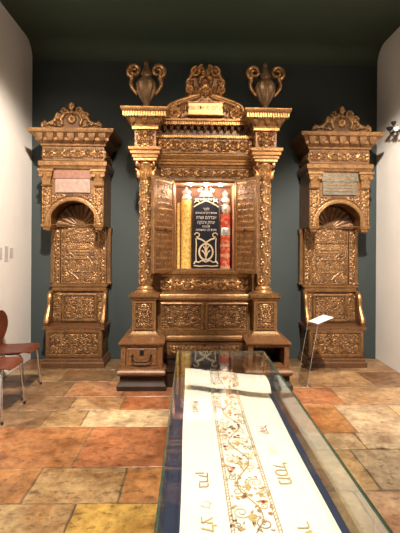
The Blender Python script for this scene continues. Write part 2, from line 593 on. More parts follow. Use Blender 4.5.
TAN, CRM, REDS, ORG, YEL, BRN, GRY, PNK = ((.50, .36, .19), (.57, .45, .29), (.37, .155, .07), (.44, .225, .09), (.60, .40, .11), (.25, .155, .085), (.20, .16, .12), (.42, .25, .16))
TAN_DIM = (.26, .175, .10)      # tan slabs of the far rows, dimmer light put into their colour
slabs = []
rf = random.Random(11)
def row(y0, y1, xs, cols):
    for a, b_, c in zip(xs[:-1], xs[1:], cols):
        slabs.append((a, b_, y0, y1, TAN_DIM if (c is TAN and y0 > 3.8) else c))
XM = 0.2
L0, R0 = XL, XR
row(1.75, 2.43, [L0, -1.75, -.674, XM], [TAN, TAN, YEL])
row(2.43, 2.82, [L0, -1.014, -.43, XM], [ORG, TAN, ORG])
row(2.82, 3.46, [L0, -.82, XM], [(.34, .165, .07), REDS])
row(3.46, 3.81, [L0, -1.28, -.942, XM], [BRN, (.36, .24, .12), CRM])
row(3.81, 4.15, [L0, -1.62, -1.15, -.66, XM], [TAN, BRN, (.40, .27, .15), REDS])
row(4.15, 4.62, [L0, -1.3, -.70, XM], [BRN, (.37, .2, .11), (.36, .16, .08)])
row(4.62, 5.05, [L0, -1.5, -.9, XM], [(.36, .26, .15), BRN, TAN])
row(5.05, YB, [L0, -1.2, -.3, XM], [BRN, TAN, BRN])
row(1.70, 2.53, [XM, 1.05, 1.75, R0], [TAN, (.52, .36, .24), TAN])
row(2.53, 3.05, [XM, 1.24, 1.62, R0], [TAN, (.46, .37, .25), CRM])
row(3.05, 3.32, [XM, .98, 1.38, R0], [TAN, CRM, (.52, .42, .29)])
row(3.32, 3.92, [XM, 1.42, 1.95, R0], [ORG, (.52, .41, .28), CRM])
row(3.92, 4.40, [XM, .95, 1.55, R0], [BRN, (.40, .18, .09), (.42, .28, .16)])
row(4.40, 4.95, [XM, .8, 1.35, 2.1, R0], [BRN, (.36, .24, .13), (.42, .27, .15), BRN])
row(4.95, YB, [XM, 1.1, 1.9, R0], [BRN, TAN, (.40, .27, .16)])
y = 1.75
while y > YF:
    y2 = y - rf.uniform(.35, .6)
    x = L0
    while x < R0:
        x2 = min(R0, x + rf.uniform(.5, 1.0))
        if R0 - x2 < .25:
            x2 = R0
        slabs.append((x, x2, max(YF, y2), y, rf.choice([TAN, CRM, ORG, BRN, YEL, TAN])))
        x = x2
    y = y2
fl = MB()
tint = []
fl.box(L0 - .1, R0 + .1, YF - .1, YB + .1, -.1, -.004)
tint += [(.16, .12, .08)] * 8
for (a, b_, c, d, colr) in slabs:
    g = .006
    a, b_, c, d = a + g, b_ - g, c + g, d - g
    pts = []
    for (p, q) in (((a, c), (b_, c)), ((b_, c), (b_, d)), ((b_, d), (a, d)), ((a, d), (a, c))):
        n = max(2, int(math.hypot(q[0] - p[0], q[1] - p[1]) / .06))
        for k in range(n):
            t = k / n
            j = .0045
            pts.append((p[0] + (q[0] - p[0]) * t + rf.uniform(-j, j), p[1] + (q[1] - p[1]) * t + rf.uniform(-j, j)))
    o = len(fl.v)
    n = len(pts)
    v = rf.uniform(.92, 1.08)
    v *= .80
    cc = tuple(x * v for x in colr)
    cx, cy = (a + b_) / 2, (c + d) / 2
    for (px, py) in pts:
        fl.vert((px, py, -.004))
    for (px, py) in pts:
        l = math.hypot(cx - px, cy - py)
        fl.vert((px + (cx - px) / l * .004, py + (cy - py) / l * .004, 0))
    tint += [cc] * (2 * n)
    for i in range(n):
        j = (i + 1) % n
        fl.face((o + i, o + j, o + n + j, o + n + i))
    fl.face([o + n + i for i in range(n)])
fo = fl.build('floor', floor_mat(), None, 0)
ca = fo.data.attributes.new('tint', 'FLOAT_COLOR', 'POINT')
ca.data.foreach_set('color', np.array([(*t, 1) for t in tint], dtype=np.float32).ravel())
struct(fo)

# ------------------------------------------------------------------ the gilded ark
C, OFF = 0.172, 0.685
ark = thing('torah_ark', 'tall gilded wooden ark with open doors, columns and urns between the carved seats', 'ark', (C, 5.0, 0))
YBK = 5.40
# plinth with stepped front, recessed centre
pl = MB(0.3)
for sx in (-1, 1):
    x = C + sx * OFF
    pl.stack(x - .235, x + .235, 4.33, 5.3, [(.0, 0), (.03, .0), (.03, .05), (.012, .075), (.0, .10), (.0, .165)])
pl.stack(C - .45, C + .45, 4.42, 5.3, [(.0, 0), (.0, .16), (.02, .175), (.02, .20), (-.02, .20)])
pl.build('plinth', DARK, ark)
for sx in (-1, 1):
    x = C + sx * OFF
    # base ledge under the drawer, drawer carcass, sloping shoulder
    ld = MB(0.75)
    ld.stack(x - .225, x + .225, 4.30, 5.3, [(.0, .16), (.018, .168), (.03, .185), (.034, .205), (.026, .222), (.005, .235), (-.01, .24)])
    ld.build('ledge_moulding', WOOD, ark)
    cb = MB(0.7)
    for a in (-.222, .172):
        cb.box(x + a, x + a + .05, 4.305, 5.3, .236, .50)
    cb.box(x - .172, x + .172, 4.305, 5.3, .236, .262)
    cb.box(x - .172, x + .172, 4.305, 5.3, .468, .50)
    cb.box(x - .172, x + .172, 4.75, 4.78, .262, .468)
    cb.build('drawer_carcass', WOOD, ark)
    sh = MB(0.7)
    sh.stack(x - .222, x + .222, 4.30, 5.3, [(.0, .498), (.02, .502), (.024, .518), (.01, .526), (-.06, .548), (-.085, .556)])
    sh.build('sloped_shoulder', WOOD, ark)
    if sx < 0:
        dr = MB(0.85)
        dr.box(x - .168, x + .168, 4.318, 4.70, .266, .464)
        dr = frame(dr, x - .16, x + .16, .274, .456, 4.31, 4.33, .022)
        d = dr.build('drawer', WOOD, ark)
        h = MB()
        h.tube([(x - .098, 4.315, .378), (x - .10, 4.285, .37), (x - .088, 4.275, .335), (x - .06, 4.272, .318), (x + .06, 4.272, .318),
                (x + .088, 4.275, .335), (x + .10, 4.285, .37), (x + .098, 4.315, .378)], [.014, .010, .009, .009, .009, .009, .010, .014])
        h.build('handle', IRON, d)
        MB().stack(x - .022, x + .022, 4.305, 4.316, [(-.006, .385), (.0, .39), (.0, .435), (-.006, .44)]).build('lock_plate', IRON, d)
    # pedestal
    yp0, yp1 = 4.50, 4.80
    pd = MB(0.65)
    pd.stack(x - .132, x + .132, yp0, yp1, [(.05, .545), (.05, .552), (.028, .565), (.018, .58), (.004, .59), (.0, .60), (.0, .945),
                                           (.012, .955), (.016, .97), (.034, .985), (.036, 1.012), (.02, 1.02), (-.02, 1.024)])
    pdo = pd.build('pedestal', GILTB, ark)
    panel('carved_panel', pdo, x - .105, x + .105, yp0 - .002, .62, .93, 'ornate', GILTB, .066, 5, .012, .0055, .014)
    # column: base, carved shaft, capital
    yc = 4.645
    cl = MB(0.75)
    cl.lathe(x, yc, [(.0, 1.02), (.118, 1.02), (.120, 1.032), (.112, 1.042), (.096, 1.046), (.09, 1.056), (.098, 1.066), (.096, 1.076), (.080, 1.082), (.070, 1.10),
                     (.070, 2.31), (.080, 2.318), (.084, 2.328), (.074, 2.338), (.0, 2.34)], 32)
    co = cl.build('column', GILT, ark)
    hf = HF(2 * PI * .074, 1.20, .0068)
    w = hf.w
    r2 = random.Random(3)
    for k in range(12):
        z = .05 + k * .10
        for q in range(3):
            u = w * (q + .5 * (k % 2) + .25) / 3
            for uu in (u, u - w, u + w):
                hf.spiral(uu, z, .052, PI / 2, 1.5, 1 if (k + q) % 2 else -1, .010, .014)
                hf.leaf(uu + .05, z + .01, .07, 1.2, .013, .013, 1.2)
                hf.leaf(uu - .05, z + .01, .07, 1.9, .013, .013, -1.2)
    hf.mesh(MB(), lambda u, v, h, x=x: (x + (.071 + h) * math.cos(u / .074 + PI / 2), yc + (.071 + h) * math.sin(u / .074 + PI / 2), 1.105 + v), .003).build('carved_shaft', GILT, co, 50)
    cp = MB(0.9)
    cp.lathe(x, yc, [(.0, 2.335), (.078, 2.335), (.082, 2.36), (.084, 2.42), (.092, 2.47), (.105, 2.50), (.10, 2.52), (.0, 2.52)], 28)
    for a in (PI * .25, PI * .75, PI * 1.25, PI * 1.75):      # corner volutes
        ca_, sa_ = math.cos(a), math.sin(a)
        pts, rd = [], []
        for k in range(16):
            q = k / 15
            t = -PI * .5 + q * 2.4 * PI
            rr = .036 * (1 - .72 * q)
            pts.append((x + (.112 + rr * math.cos(t) * .9) * ca_, yc + (.112 + rr * math.cos(t) * .9) * sa_, 2.49 - rr * math.sin(t)))
            rd.append(.015 * (1 - .3 * q))
        cp.tube(pts, rd, 8)
    for k in range(8):                                         # acanthus leaves
        a = 2 * PI * (k + .5) / 8
        pts = [(x + (.080 + .006 * i + (.02 if i > 3 else 0)) * math.cos(a), yc + (.080 + .006 * i + (.02 if i > 3 else 0)) * math.sin(a), 2.345 + .025 * i) for i in range(5)]
        cp.tube(pts, [.024, .026, .024, .018, .010], 7)
    cp.build('capital', GILT, co)
    # entablature block over the column
    eb = MB(0.75)
    y0, y1 = 4.53, 4.80
    eb.stack(x - .118, x + .118, y0, y1, [(.0, 2.515), (.012, 2.525), (.012, 2.55), (.026, 2.556), (.028, 2.585), (.044, 2.595), (.046, 2.625), (.062, 2.64), (.064, 2.668), (.02, 2.676),
                                          (.0, 2.68), (.0, 2.865), (.012, 2.87), (.018, 2.90), (.034, 2.905), (.036, 2.925), (.05, 2.95), (.075, 2.975), (.08, 2.99), (.10, 2.995),
                                          (.10, 3.036), (.128, 3.042), (.14, 3.065), (.142, 3.088), (.0, 3.09)])
    e = eb.build('entablature_block', GILT, ark)
    panel('carved_block', e, x - .116, x + .116, y0 - .004, 2.682, 2.863, 'ornate', GILT, .085, 21, .020, .006)
    dc = MB(0.95)
    dc.comb(x - .24, x + .24, y0 - .134, y0 - .06, 2.990, 3.036, .029, .045)
    dc.build('dentil_course', GILT, e)
    MB(0.95).comb(x - .145, x + .145, y0 - .036, y0, 2.872, 2.898, .022, .010).build('dentil_course', GILT, e)
    bk = MB(0.5)
    for q in (-.13, 0, .13):
        bk.stack(x + q - .022, x + q + .022, y0 - .085, y0 - .02, [(-.012, 2.925), (.0, 2.945), (.004, 2.985), (.0, 2.99)])
        bk.build('bracket', GILT, e); bk = MB(0.5)
    # urn finial
    yu = 4.60
    u = MB(0.62)
    u.lathe(x, yu, [(.0, 3.089), (.055, 3.089), (.055, 3.15), (.034, 3.165), (.03, 3.185), (.042, 3.21), (.066, 3.25), (.090, 3.30), (.104, 3.35), (.108, 3.39),
                    (.098, 3.43), (.066, 3.475), (.048, 3.49), (.05, 3.51), (.064, 3.52), (.06, 3.545), (.052, 3.56), (.03, 3.60), (.026, 3.625), (.03, 3.645), (.018, 3.68), (.0, 3.705)], 20)
    # gadroons: make the belly ribbed
    for i, p in enumerate(u.v):
        if 3.21 <= p[2] <= 3.46:
            a = math.atan2(p[1] - yu, p[0] - x)
            k = 1.03 + .08 * (1 if (i % 2) else -1)
            u.v[i] = (x + (p[0] - x) * k, yu + (p[1] - yu) * k, p[2])
    uo = u.build('urn_finial', URN, ark, 20)
    for q in (-1, 1):
        pts, rd = [], []
        for k in range(10):                                   # lower S to small curl
            t = k / 9
            pts.append((x + q * (.118 + .045 * math.sin(t * PI) + .02 * t), yu, 3.315 + .20 * t)); rd.append(.019 + .006 * t)
        c0 = (x + q * .135, 3.56)
        for k in range(26):
            t = k / 25
            a = -.35 * PI + t * 3.2 * PI
            r_ = .078 * (1 - .82 * t)
            pts.append((c0[0] + q * r_ * math.cos(a), yu, c0[1] + r_ * math.sin(a))); rd.append(.028 - .011 * t)
        pts = [(x + q * .100, yu, 3.345), (x + q * .098, yu, 3.318), (x + q * .108, yu, 3.300)] + pts
        rd = [.014, .021, .020] + rd
        MB(0.85).tube(pts, rd, 8, None, 1.5).build('handle', GILT, uo)

# central body: walls around the niche
by0 = 4.80
NH, NZ0, NZ1, NYB = 0.365, 1.27, 2.335, 5.27
bd = MB(0.6)
bd.box(C - .74, C - NH, by0, YBK, .5, 2.98)
bd.box(C + NH, C + .74, by0, YBK, .5, 2.98)
bd.box(C - NH, C + NH, by0, YBK, .5, NZ0 - .002)
bd.box(C - NH, C + NH, by0, YBK, NZ1, 2.98)
bd.box(C - NH, C + NH, NYB, YBK, NZ0 - .002, NZ1)
bd.build('body', GILTB, ark)
ni = MB()
ni.box(C - NH, C + NH, NYB - .012, NYB, NZ0, NZ1)
ni.box(C - NH, C - NH + .012, by0 + .02, NYB - .012, NZ0, NZ1)
ni.box(C + NH - .012, C + NH, by0 + .02, NYB - .012, NZ0, NZ1)
ni.box(C - NH + .012, C + NH - .012, by0 + .02, NYB - .012, NZ1 - .012, NZ1)
ni.box(C - NH + .012, C + NH - .012, by0 + .02, NYB - .012, NZ0 - .001, NZ0 + .004)
ni.build('niche_lining', NICHE, ark, 0)
fr = MB(0.5)
frame(fr, C - NH - .05, C + NH + .05, NZ0 - .03, NZ1 + .035, by0 - .02, by0 + .01, .05)
fr.build('niche_frame', GILTB, ark)
for qx in (-.17, .02, .20):
    MB().lathe(C + qx, 4.93, [(.0, NZ1 - .028), (.022, NZ1 - .028), (.022, NZ1 - .013), (.0, NZ1 - .013)], 16).build('niche_lamp', LAMP, ark)
# bands above the niche
panel('carved_frieze', ark, C - .53, C + .53, by0 - .018, 2.372, 2.492, 'frieze', GILT, ht=.016, n=10)
cn = MB(0.8)
cn.stack(C - .55, C + .55, 4.78, YBK, [(.0, 2.49), (.01, 2.50), (.012, 2.515), (.035, 2.53), (.037, 2.555), (.05, 2.565), (.052, 2.585), (.072, 2.60), (.085, 2.625), (.085, 2.64), (.02, 2.652), (.0, 2.66)])
cn.build('architrave', GILT, ark)
panel('carved_frieze', ark, C - .56, C + .56, 4.745, 2.662, 2.835, 'frieze', GILT, ht=.020, n=8, back=.06)
MB(0.95).comb(C - .57, C + .57, 4.705, 4.80, 2.838, 2.865, .027, .03).build('dentil_course', GILT, ark)
MB(0.35).stack(C - .56, C + .56, 4.74, YBK, [(.0, 2.862), (.0, 2.975)]).build('arcade_ground', GILTB, ark)
for k in range(15):
    xb = C + (k - 7) * .079
    bk = MB(0.35)
    bk.stack(xb - .013, xb + .013, 4.68, 4.742, [(-.008, 2.908), (.0, 2.922), (.006, 2.95), (.008, 2.972)])
    bk.build('bracket', GILTB, ark)
MB(0.95).comb(C - .60, C + .60, 4.622, 4.76, 2.970, 3.0, .027, .035).build('dentil_course', GILT, ark)
tp = MB(0.7)
tp.stack(C - .55, C + .55, 4.68, YBK, [(.0, 2.998), (.04, 3.0), (.06, 3.012), (.062, 3.035), (-.02, 3.04)])
tp.build('cornice', GILT, ark)

# crest
hf = HF(.98, .70, .0075, -1)
cx = .49
def mass(pts, r, b):
    hf.path(pts, r, r, .001, b)
B0 = .012
for q in (-1, 1):
    mass([(cx, .10), (cx + q * .35, .10)], .10, B0)
    mass([(cx, .20), (cx + q * .22, .19), (cx + q * .34, .13)], .10, B0 + .01)
    mass([(cx, .28), (cx + q * .14, .26), (cx + q * .22, .22)], .08, B0 + .015)
    mass([(cx, .40), (cx + q * .11, .40)], .105, B0)
    mass([(cx + q * .10, .44), (cx + q * .09, .52), (cx, .56)], .09, B0)
    hf.spiral(cx + q * .365, .12, .105, PI / 2, 1.5, -q, .026, .055, False, B0)
    hf.rosette(cx + q * .365, .12, .075, .06, 7, B0)
    # swelling acanthus shoulders
    hf.path([(cx + q * .42, .20), (cx + q * .34, .245), (cx + q * .25, .275), (cx + q * .16, .31), (cx + q * .06, .33)], .022, .036, .05, B0)
    for k in range(7):
        hf.leaf(cx + q * (.06 + .05 * k), .315 - .018 * k, .12, -PI / 2 + q * .9, .022, .05, q * .8, B0)
        hf.leaf(cx + q * (.05 + .05 * k), .25 - .012 * k, .09, -PI / 2 + q * .4, .018, .055, -q * .8, B0)
    # crown of scrolls
    for k in range(5):
        hf.leaf(cx + q * (.03 + .035 * k), .33 + .004 * k, .11, PI / 2 - q * (.15 + .16 * k), .024, .06, q * 1.2, B0)
    hf.spiral(cx + q * .185, .39, .052, -PI * .5, 1.4, q, .020, .065, True, B0)
    hf.spiral(cx + q * .185, .475, .048, -PI * .5, 1.4, q, .019, .06, True, B0)
    hf.path([(cx + q * .215, .42), (cx + q * .205, .50), (cx + q * .165, .575), (cx + q * .12, .615)], .026, .028, .05, B0)
    hf.spiral(cx + q * .115, .595, .058, PI * .5, 1.4, -q, .022, .065, True, B0)
    hf.spiral(cx + q * .045, .625, .045, PI * .5, 1.3, -q, .020, .07, True, B0)
    hf.leaf(cx + q * .06, .45, .12, PI / 2 - q * .3, .026, .055, q * .9, B0)
    hf.dot(cx + q * .045, .535, .032, .06, B0)
hf.rosette(cx, .575, .05, .075, 6, B0)
hf.dot(cx, .42, .07, .085, B0)
hf.leaf(cx, .31, .10, PI / 2, .03, .06, 0, B0)
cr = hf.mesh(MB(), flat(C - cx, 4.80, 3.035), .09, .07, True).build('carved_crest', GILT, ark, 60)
MB(0.8).stack(C - .205, C + .205, 4.735, 4.79, [(-.008, 3.095), (.0, 3.10), (.012, 3.112), (.012, 3.118), (.0, 3.12), (.0, 3.255), (.012, 3.26), (.012, 3.268), (-.008, 3.275)]).build('cartouche', GILT, cr)
pt = MB().box(C - .20, C + .20, 4.728, 4.74, 3.122, 3.253)
pto = pt.build('inscription_plate', GOLDP, cr, 0, 'gold plate with a line of dark Hebrew letters')
tm = MB()
text_mb(tm, heb('דע לפני מי אתה עומד'), .062, lambda a, b, c: (C + a * .80, 4.7275 - c, 3.195 + b * 1.1))
tm.build('lettering', INK, pto, 0) if False else tm.build('lettering', INK, cr, 0)

# below the niche
sl = MB(0.7)
sl.stack(C - .50, C + .50, 4.77, 5.0, [(.0, 1.19), (.01, 1.20), (.014, 1.215), (.035, 1.23), (.04, 1.262), (.0, 1.268)])
sl.build('sill', GILT, ark)
panel('carved_frieze', ark, C - .52, C + .52, 4.76, 1.00, 1.19, 'frieze', GILT, ht=.022, n=8, back=.06)
md = MB(0.7)
md.stack(C - .52, C + .52, 4.70, 5.2, [(.0, .90), (.014, .905), (.02, .92), (.04, .935), (.044, .955), (.02, .975), (.01, .995), (-.02, 1.002)])
md.build('waist_moulding', GILTB, ark)
MB(0.6).box(C - .545, C + .545, 4.68, 5.2, .56, .905).build('lower_body', GILTB, ark)
for sx in (-1, 1):
    x = C + sx * .268
    f2 = MB(0.7)
    frame(f2, x - .25, x + .25, .575, .90, 4.655, 4.69, .03)
    fo2 = f2.build('panel_frame', GILTB, ark)
    panel('carved_panel', fo2, x - .22, x + .22, 4.678, .605, .87, 'ornate', GILTB, .074, 14, .014, .0055)
lm = MB(0.65)
lm.stack(C - .545, C + .545, 4.66, 5.2, [(-.03, .44), (.02, .452), (.04, .465), (.045, .49), (.02, .51), (.012, .525), (.012, .545), (.024, .552), (.024, .575), (.0, .58)])
lm.build('base_moulding', GILTB, ark)
MB(0.95).comb(C - .54, C + .54, 4.632, 4.68, .53, .552, .022, .010).build('dentil_course', GILTB, ark)
MB(0.6).box(C - .46, C + .46, 4.62, 5.2, .30, .445).build('step_riser', WOOD, ark)
panel('carved_apron', ark, C - .40, C + .40, 4.617, .315, .43, 'frieze', GILTB, ht=.012, n=8)
MB(0.4).stack(C - .45, C + .45, 4.56, 5.2, [(.0, .198), (.0, .28), (.02, .285), (.02, .305), (.0, .308)]).build('step', DARK, ark)

# doors: each folds out from the niche jamb, inner face with two lettered panels
for sx in (-1, 1):
    hx, hy = C + sx * (NH - .005), by0 - .025
    ang = math.radians(57)
    du = Vector((sx * math.cos(ang), -math.sin(ang), 0))
    dn = Vector((-sx * math.sin(ang), -math.cos(ang), 0))
    W, Z0, Z1 = .40, 1.255, 2.345
    def dm(u, v, h, hx=hx, hy=hy, du=du, dn=dn, Z0=Z0):
        p = Vector((hx, hy, Z0 + v)) + du * u + dn * h
        return (p.x, p.y, p.z)
    H = Z1 - Z0
    lf = MB(0.45)
    lf.poly_prism([(0, 0), (W, 0), (W, H), (0, H)], dm, -.035, -.004)
    do = lf.build('door', GILTB, ark)
    # stiles and rails
    st = MB(0.7)
    b = .034
    for (u0, u1, v0, v1) in ((0, b, 0, H), (W - b, W, 0, H), (b, W - b, 0, b), (b, W - b, H - b, H), (b, W - b, .49, .515)):
        st.poly_prism([(u0, v0), (u1, v0), (u1, v1), (u0, v1)], dm, -.004, .008)
    st.build('door_frame', GILTB, do)
    for (v0, v1, nl, seed) in ((.515, H - b, 7, 4), (b, .49, 6, 9)):
        hf = HF(W - 2 * b, v1 - v0, .0065)
        rr = random.Random(seed + sx)
        for k in range(nl):
            z = (v1 - v0) * (1 - (k + 1) / (nl + 1))
            u_ = .03
            while u_ < hf.w - .04:
                l = rr.uniform(.008, .022)
                if rr.random() < .8:
                    hf.path([(u_, z - .008), (u_, z + .009)], .0062, .0062, .006)
                    if rr.random() < .7:
                        hf.path([(u_, z + .009), (u_ + l, z + .009)], .0062, .0062, .006)
                u_ += l + .012
        hf.border(.012, .004)
        hf.mesh(MB(), lambda u, v, h, dm=dm, v0=v0: dm(b + u, v0 + v, h - .002), .003).build('lettered_panel', GILT, do, 50)
    MB().lathe(0, 0, [(0, 0)], 3) if False else None
    kb = MB()
    p0 = Vector(dm(.20, .50, .008)); p1 = Vector(dm(.20, .50, .02)); p2 = Vector(dm(.20, .485, .028))
    kb.tube([p0, p1, p2], [.008, .007, .012], 8)
    kb.build('knob', IRON, do)

# ------------------------------------------------------------------ scrolls inside the niche
def scroll_body(mb, x, y, z0, z1, hw, hd, n=40, ex=2.6, flare=0.0):
    o = len(mb.v)
    rings = [(0.97, z0), (1.0, z0 + .012), (1.0, z1 - .05), (.97, z1 - .02), (.86, z1), (.0, z1 + .004)]
    for (k, z) in rings:
        for i in range(n):
            a = 2 * PI * i / n
            c_, s_ = math.cos(a), math.sin(a)
            px = math.copysign(abs(c_) ** (2 / ex), c_) * hw * k
            py = math.copysign(abs(s_) ** (2 / ex), s_) * hd * k
            f = 1 + .012 * math.sin(a * 14) if flare else 1
            mb.vert((x + px * f, y + py * f, z))
    for k in range(len(rings) - 1):
        for i in range(n):
            j = (i + 1) % n
            mb.face((o + k * n + i, o + k * n + j, o + (k + 1) * n + j, o + (k + 1) * n + i))
    mb.face([o + i for i in range(n)][::-1])
    return mb
ZF = NZ0 + .006
# central navy mantle
mx_, my = 0.197, 5.04
hw, hd, zt = .165, .085, 2.165
ts = thing('torah_scroll', 'scroll in navy velvet mantle with white Hebrew lettering, in the middle of the open ark', 'torah scroll', (mx_, my, ZF), 0, 'torah scrolls in the open ark')
scroll_body(MB(), mx_, my, ZF, zt, hw, hd, 48, 5).build('mantle', NAVY, ts, 40)
yfm = my - hd - .001
fm = lambda a, b, c: (mx_ + a, yfm - .001 - c, b)
tx = MB()
for (s, z, sz, sw) in ((heb('לזכר'), 2.02, .046, .9), (heb('נשמות היקרים ונעימים'), 1.973, .036, .80), (heb('אברהם ושרה'), 1.915, .058, .80),
                       (heb('יצחק ורבקה'), 1.855, .054, .82), (heb('תנצבה'), 1.806, .040, .9), (heb('נדבת לב המשפחה'), 1.762, .040, .85)):
    text_mb(tx, s, sz, lambda a, b, c, z=z, sw=sw: fm(a * sw, z + b, c), .0015)
tx.build('lettering', WHITE, ts, 0)
em = MB()
def rib(pts, r):
    em.tube([fm(p[0], p[1], 0) for p in pts], r, 6, None, .35)
zb = ZF
for q in (-1, 1):
    rib([(q * .155, 2.045), (q * .12, 2.07), (q * .06, 2.10), (0, 2.125)], .009)
    rib([(q * (.115 + .03 * math.cos(t * .5)), 2.095 + .024 * math.sin(t * .5)) for t in range(10)], .007)
    rib([(q * (.112 + .03 * math.cos(t * .5)), 1.70 + .026 * math.sin(t * .5)) for t in range(11)], .007)
    rib([(q * .12, 1.36), (q * .125, 1.45), (q * .12, 1.58), (q * .125, 1.66)], .007)
    rib([(q * .11, 1.66), (q * .06, 1.645), (q * .02, 1.62), (0, 1.60)], .011)
    rib([(q * .085 * math.sin(t * PI / 12), 1.46 - .10 * math.cos(t * PI / 12) + .03) for t in range(13)], .012)
    rib([(0, 1.42), (q * .02, 1.48), (q * .05, 1.51)], .009)
    rib([(0, 1.47), (q * .014, 1.53), (q * .032, 1.56)], .008)
    rib([(0, 1.365), (q * .05, 1.385), (q * .09, 1.36), (q * .13, 1.375), (q * .15, 1.34)], .009)
    rib([(q * .15, 1.32), (q * .08, 1.312), (0, 1.318)], .007)
rib([(0, 1.40), (0, 1.59)], .009)
em.build('gold_embroidery', CREAM, ts, 40)
bn = MB()
for k in range(9):
    bn.box(mx_ - .14 + k * .032, mx_ - .12 + k * .032, yfm - .003, yfm + .002, 2.128, 2.150 + .008 * (k % 2))
bn.build('silver_trim', WHITE, ts, 0)

def crown(name, x, y, z, r, h, label, parent=None):
    o = thing(name, label, 'crown', (x, y, z), 0, 'silver ornaments on the scrolls')
    m = MB()
    m.lathe(x, y, [(.0, z), (r * .92, z), (r, z + .01), (r, z + h * .18), (r * .9, z + h * .22), (r * .88, z + h * .5), (r * 1.0, z + h * .62), (r * .8, z + h * .66), (.0, z + h * .68)], 24)
    m.build('band', SILVER, o)
    for k in range(8):
        a = 2 * PI * k / 8
        t = MB()
        t.tube([(x + r * .95 * math.cos(a), y + r * .95 * math.sin(a), z + h * .55), (x + r * 1.08 * math.cos(a), y + r * 1.08 * math.sin(a), z + h * .8), (x + r * .75 * math.cos(a), y + r * .75 * math.sin(a), z + h)], [.012, .014, .006], 6)
        t.build('point', SILVER, o)
    return o
crown('silver_crown', mx_, my, zt + .0045, .092, .125, 'squat silver crown on top of the navy velvet scroll')
# yellow brocade scrolls on the left
for (x, y, w_, d_, z1, lb) in ((-.048, 5.02, .066, .07, 2.135, 'wider yellow brocade scroll beside the navy velvet one'),
                               (-.172, 5.06, .055, .05, 2.10, 'narrow yellow brocade scroll at the left jamb of the ark niche')):
    o = thing('torah_scroll', lb, 'torah scroll', (x, y, ZF), 0, 'torah scrolls in the open ark')
    if x < -.12:
        x = -.150; o.location.x = x
    scroll_body(MB(), x, y, ZF, z1, w_ if x > -.12 else .029, d_, 40, 2.2, 1).build('mantle', YCLOTH, o, 40)
    if x > -.12:
        mm = MB()
        mm.lathe(x, y, [(.0, z1 + .002), (.062, z1 + .002), (.066, z1 + .02), (.06, z1 + .05), (.045, z1 + .065), (.06, z1 + .09), (.064, z1 + .11), (.03, z1 + .13), (.012, z1 + .14), (.018, z1 + .155), (.0, z1 + .165)], 20)
        mm.build('silver_cap', SILVER, o, 40)
# red scroll on the right
x, y = .440, 5.03
o = thing('torah_scroll', 'slim red velvet scroll with silver bands, right side of the open ark', 'torah scroll', (x, y, ZF), 0, 'torah scrolls in the open ark')
scroll_body(MB(), x, y, ZF, 1.96, .068, .06, 36, 3).build('mantle', RED, o, 40)
for (z, h) in ((1.30, .03), (1.44, .04), (1.57, .035), (1.70, .11)):
    s_ = MB()
    scroll_body(s_, x, y, z, z + h, .0705, .0625, 36, 3).build('silver_band', SILVER if h > .08 else TBAND, o, 40)
fn = MB()
fn.lathe(x, y, [(.0, 1.962), (.05, 1.962), (.066, 1.99), (.07, 2.03), (.062, 2.07), (.04, 2.085), (.045, 2.10), (.06, 2.12), (.052, 2.16), (.028, 2.175), (.034, 2.20), (.04, 2.22), (.03, 2.245), (.012, 2.26), (.0, 2.275)], 20)
fn.build('silver_finial', SILVER, o, 40)

# ------------------------------------------------------------------ carved seats with canopies
def ring_arc(cx, cz, r, a0, a1, n):
    return [(cx + r * math.cos(a0 + (a1 - a0) * k / n), cz + r * math.sin(a0 + (a1 - a0) * k / n)) for k in range(n + 1)]

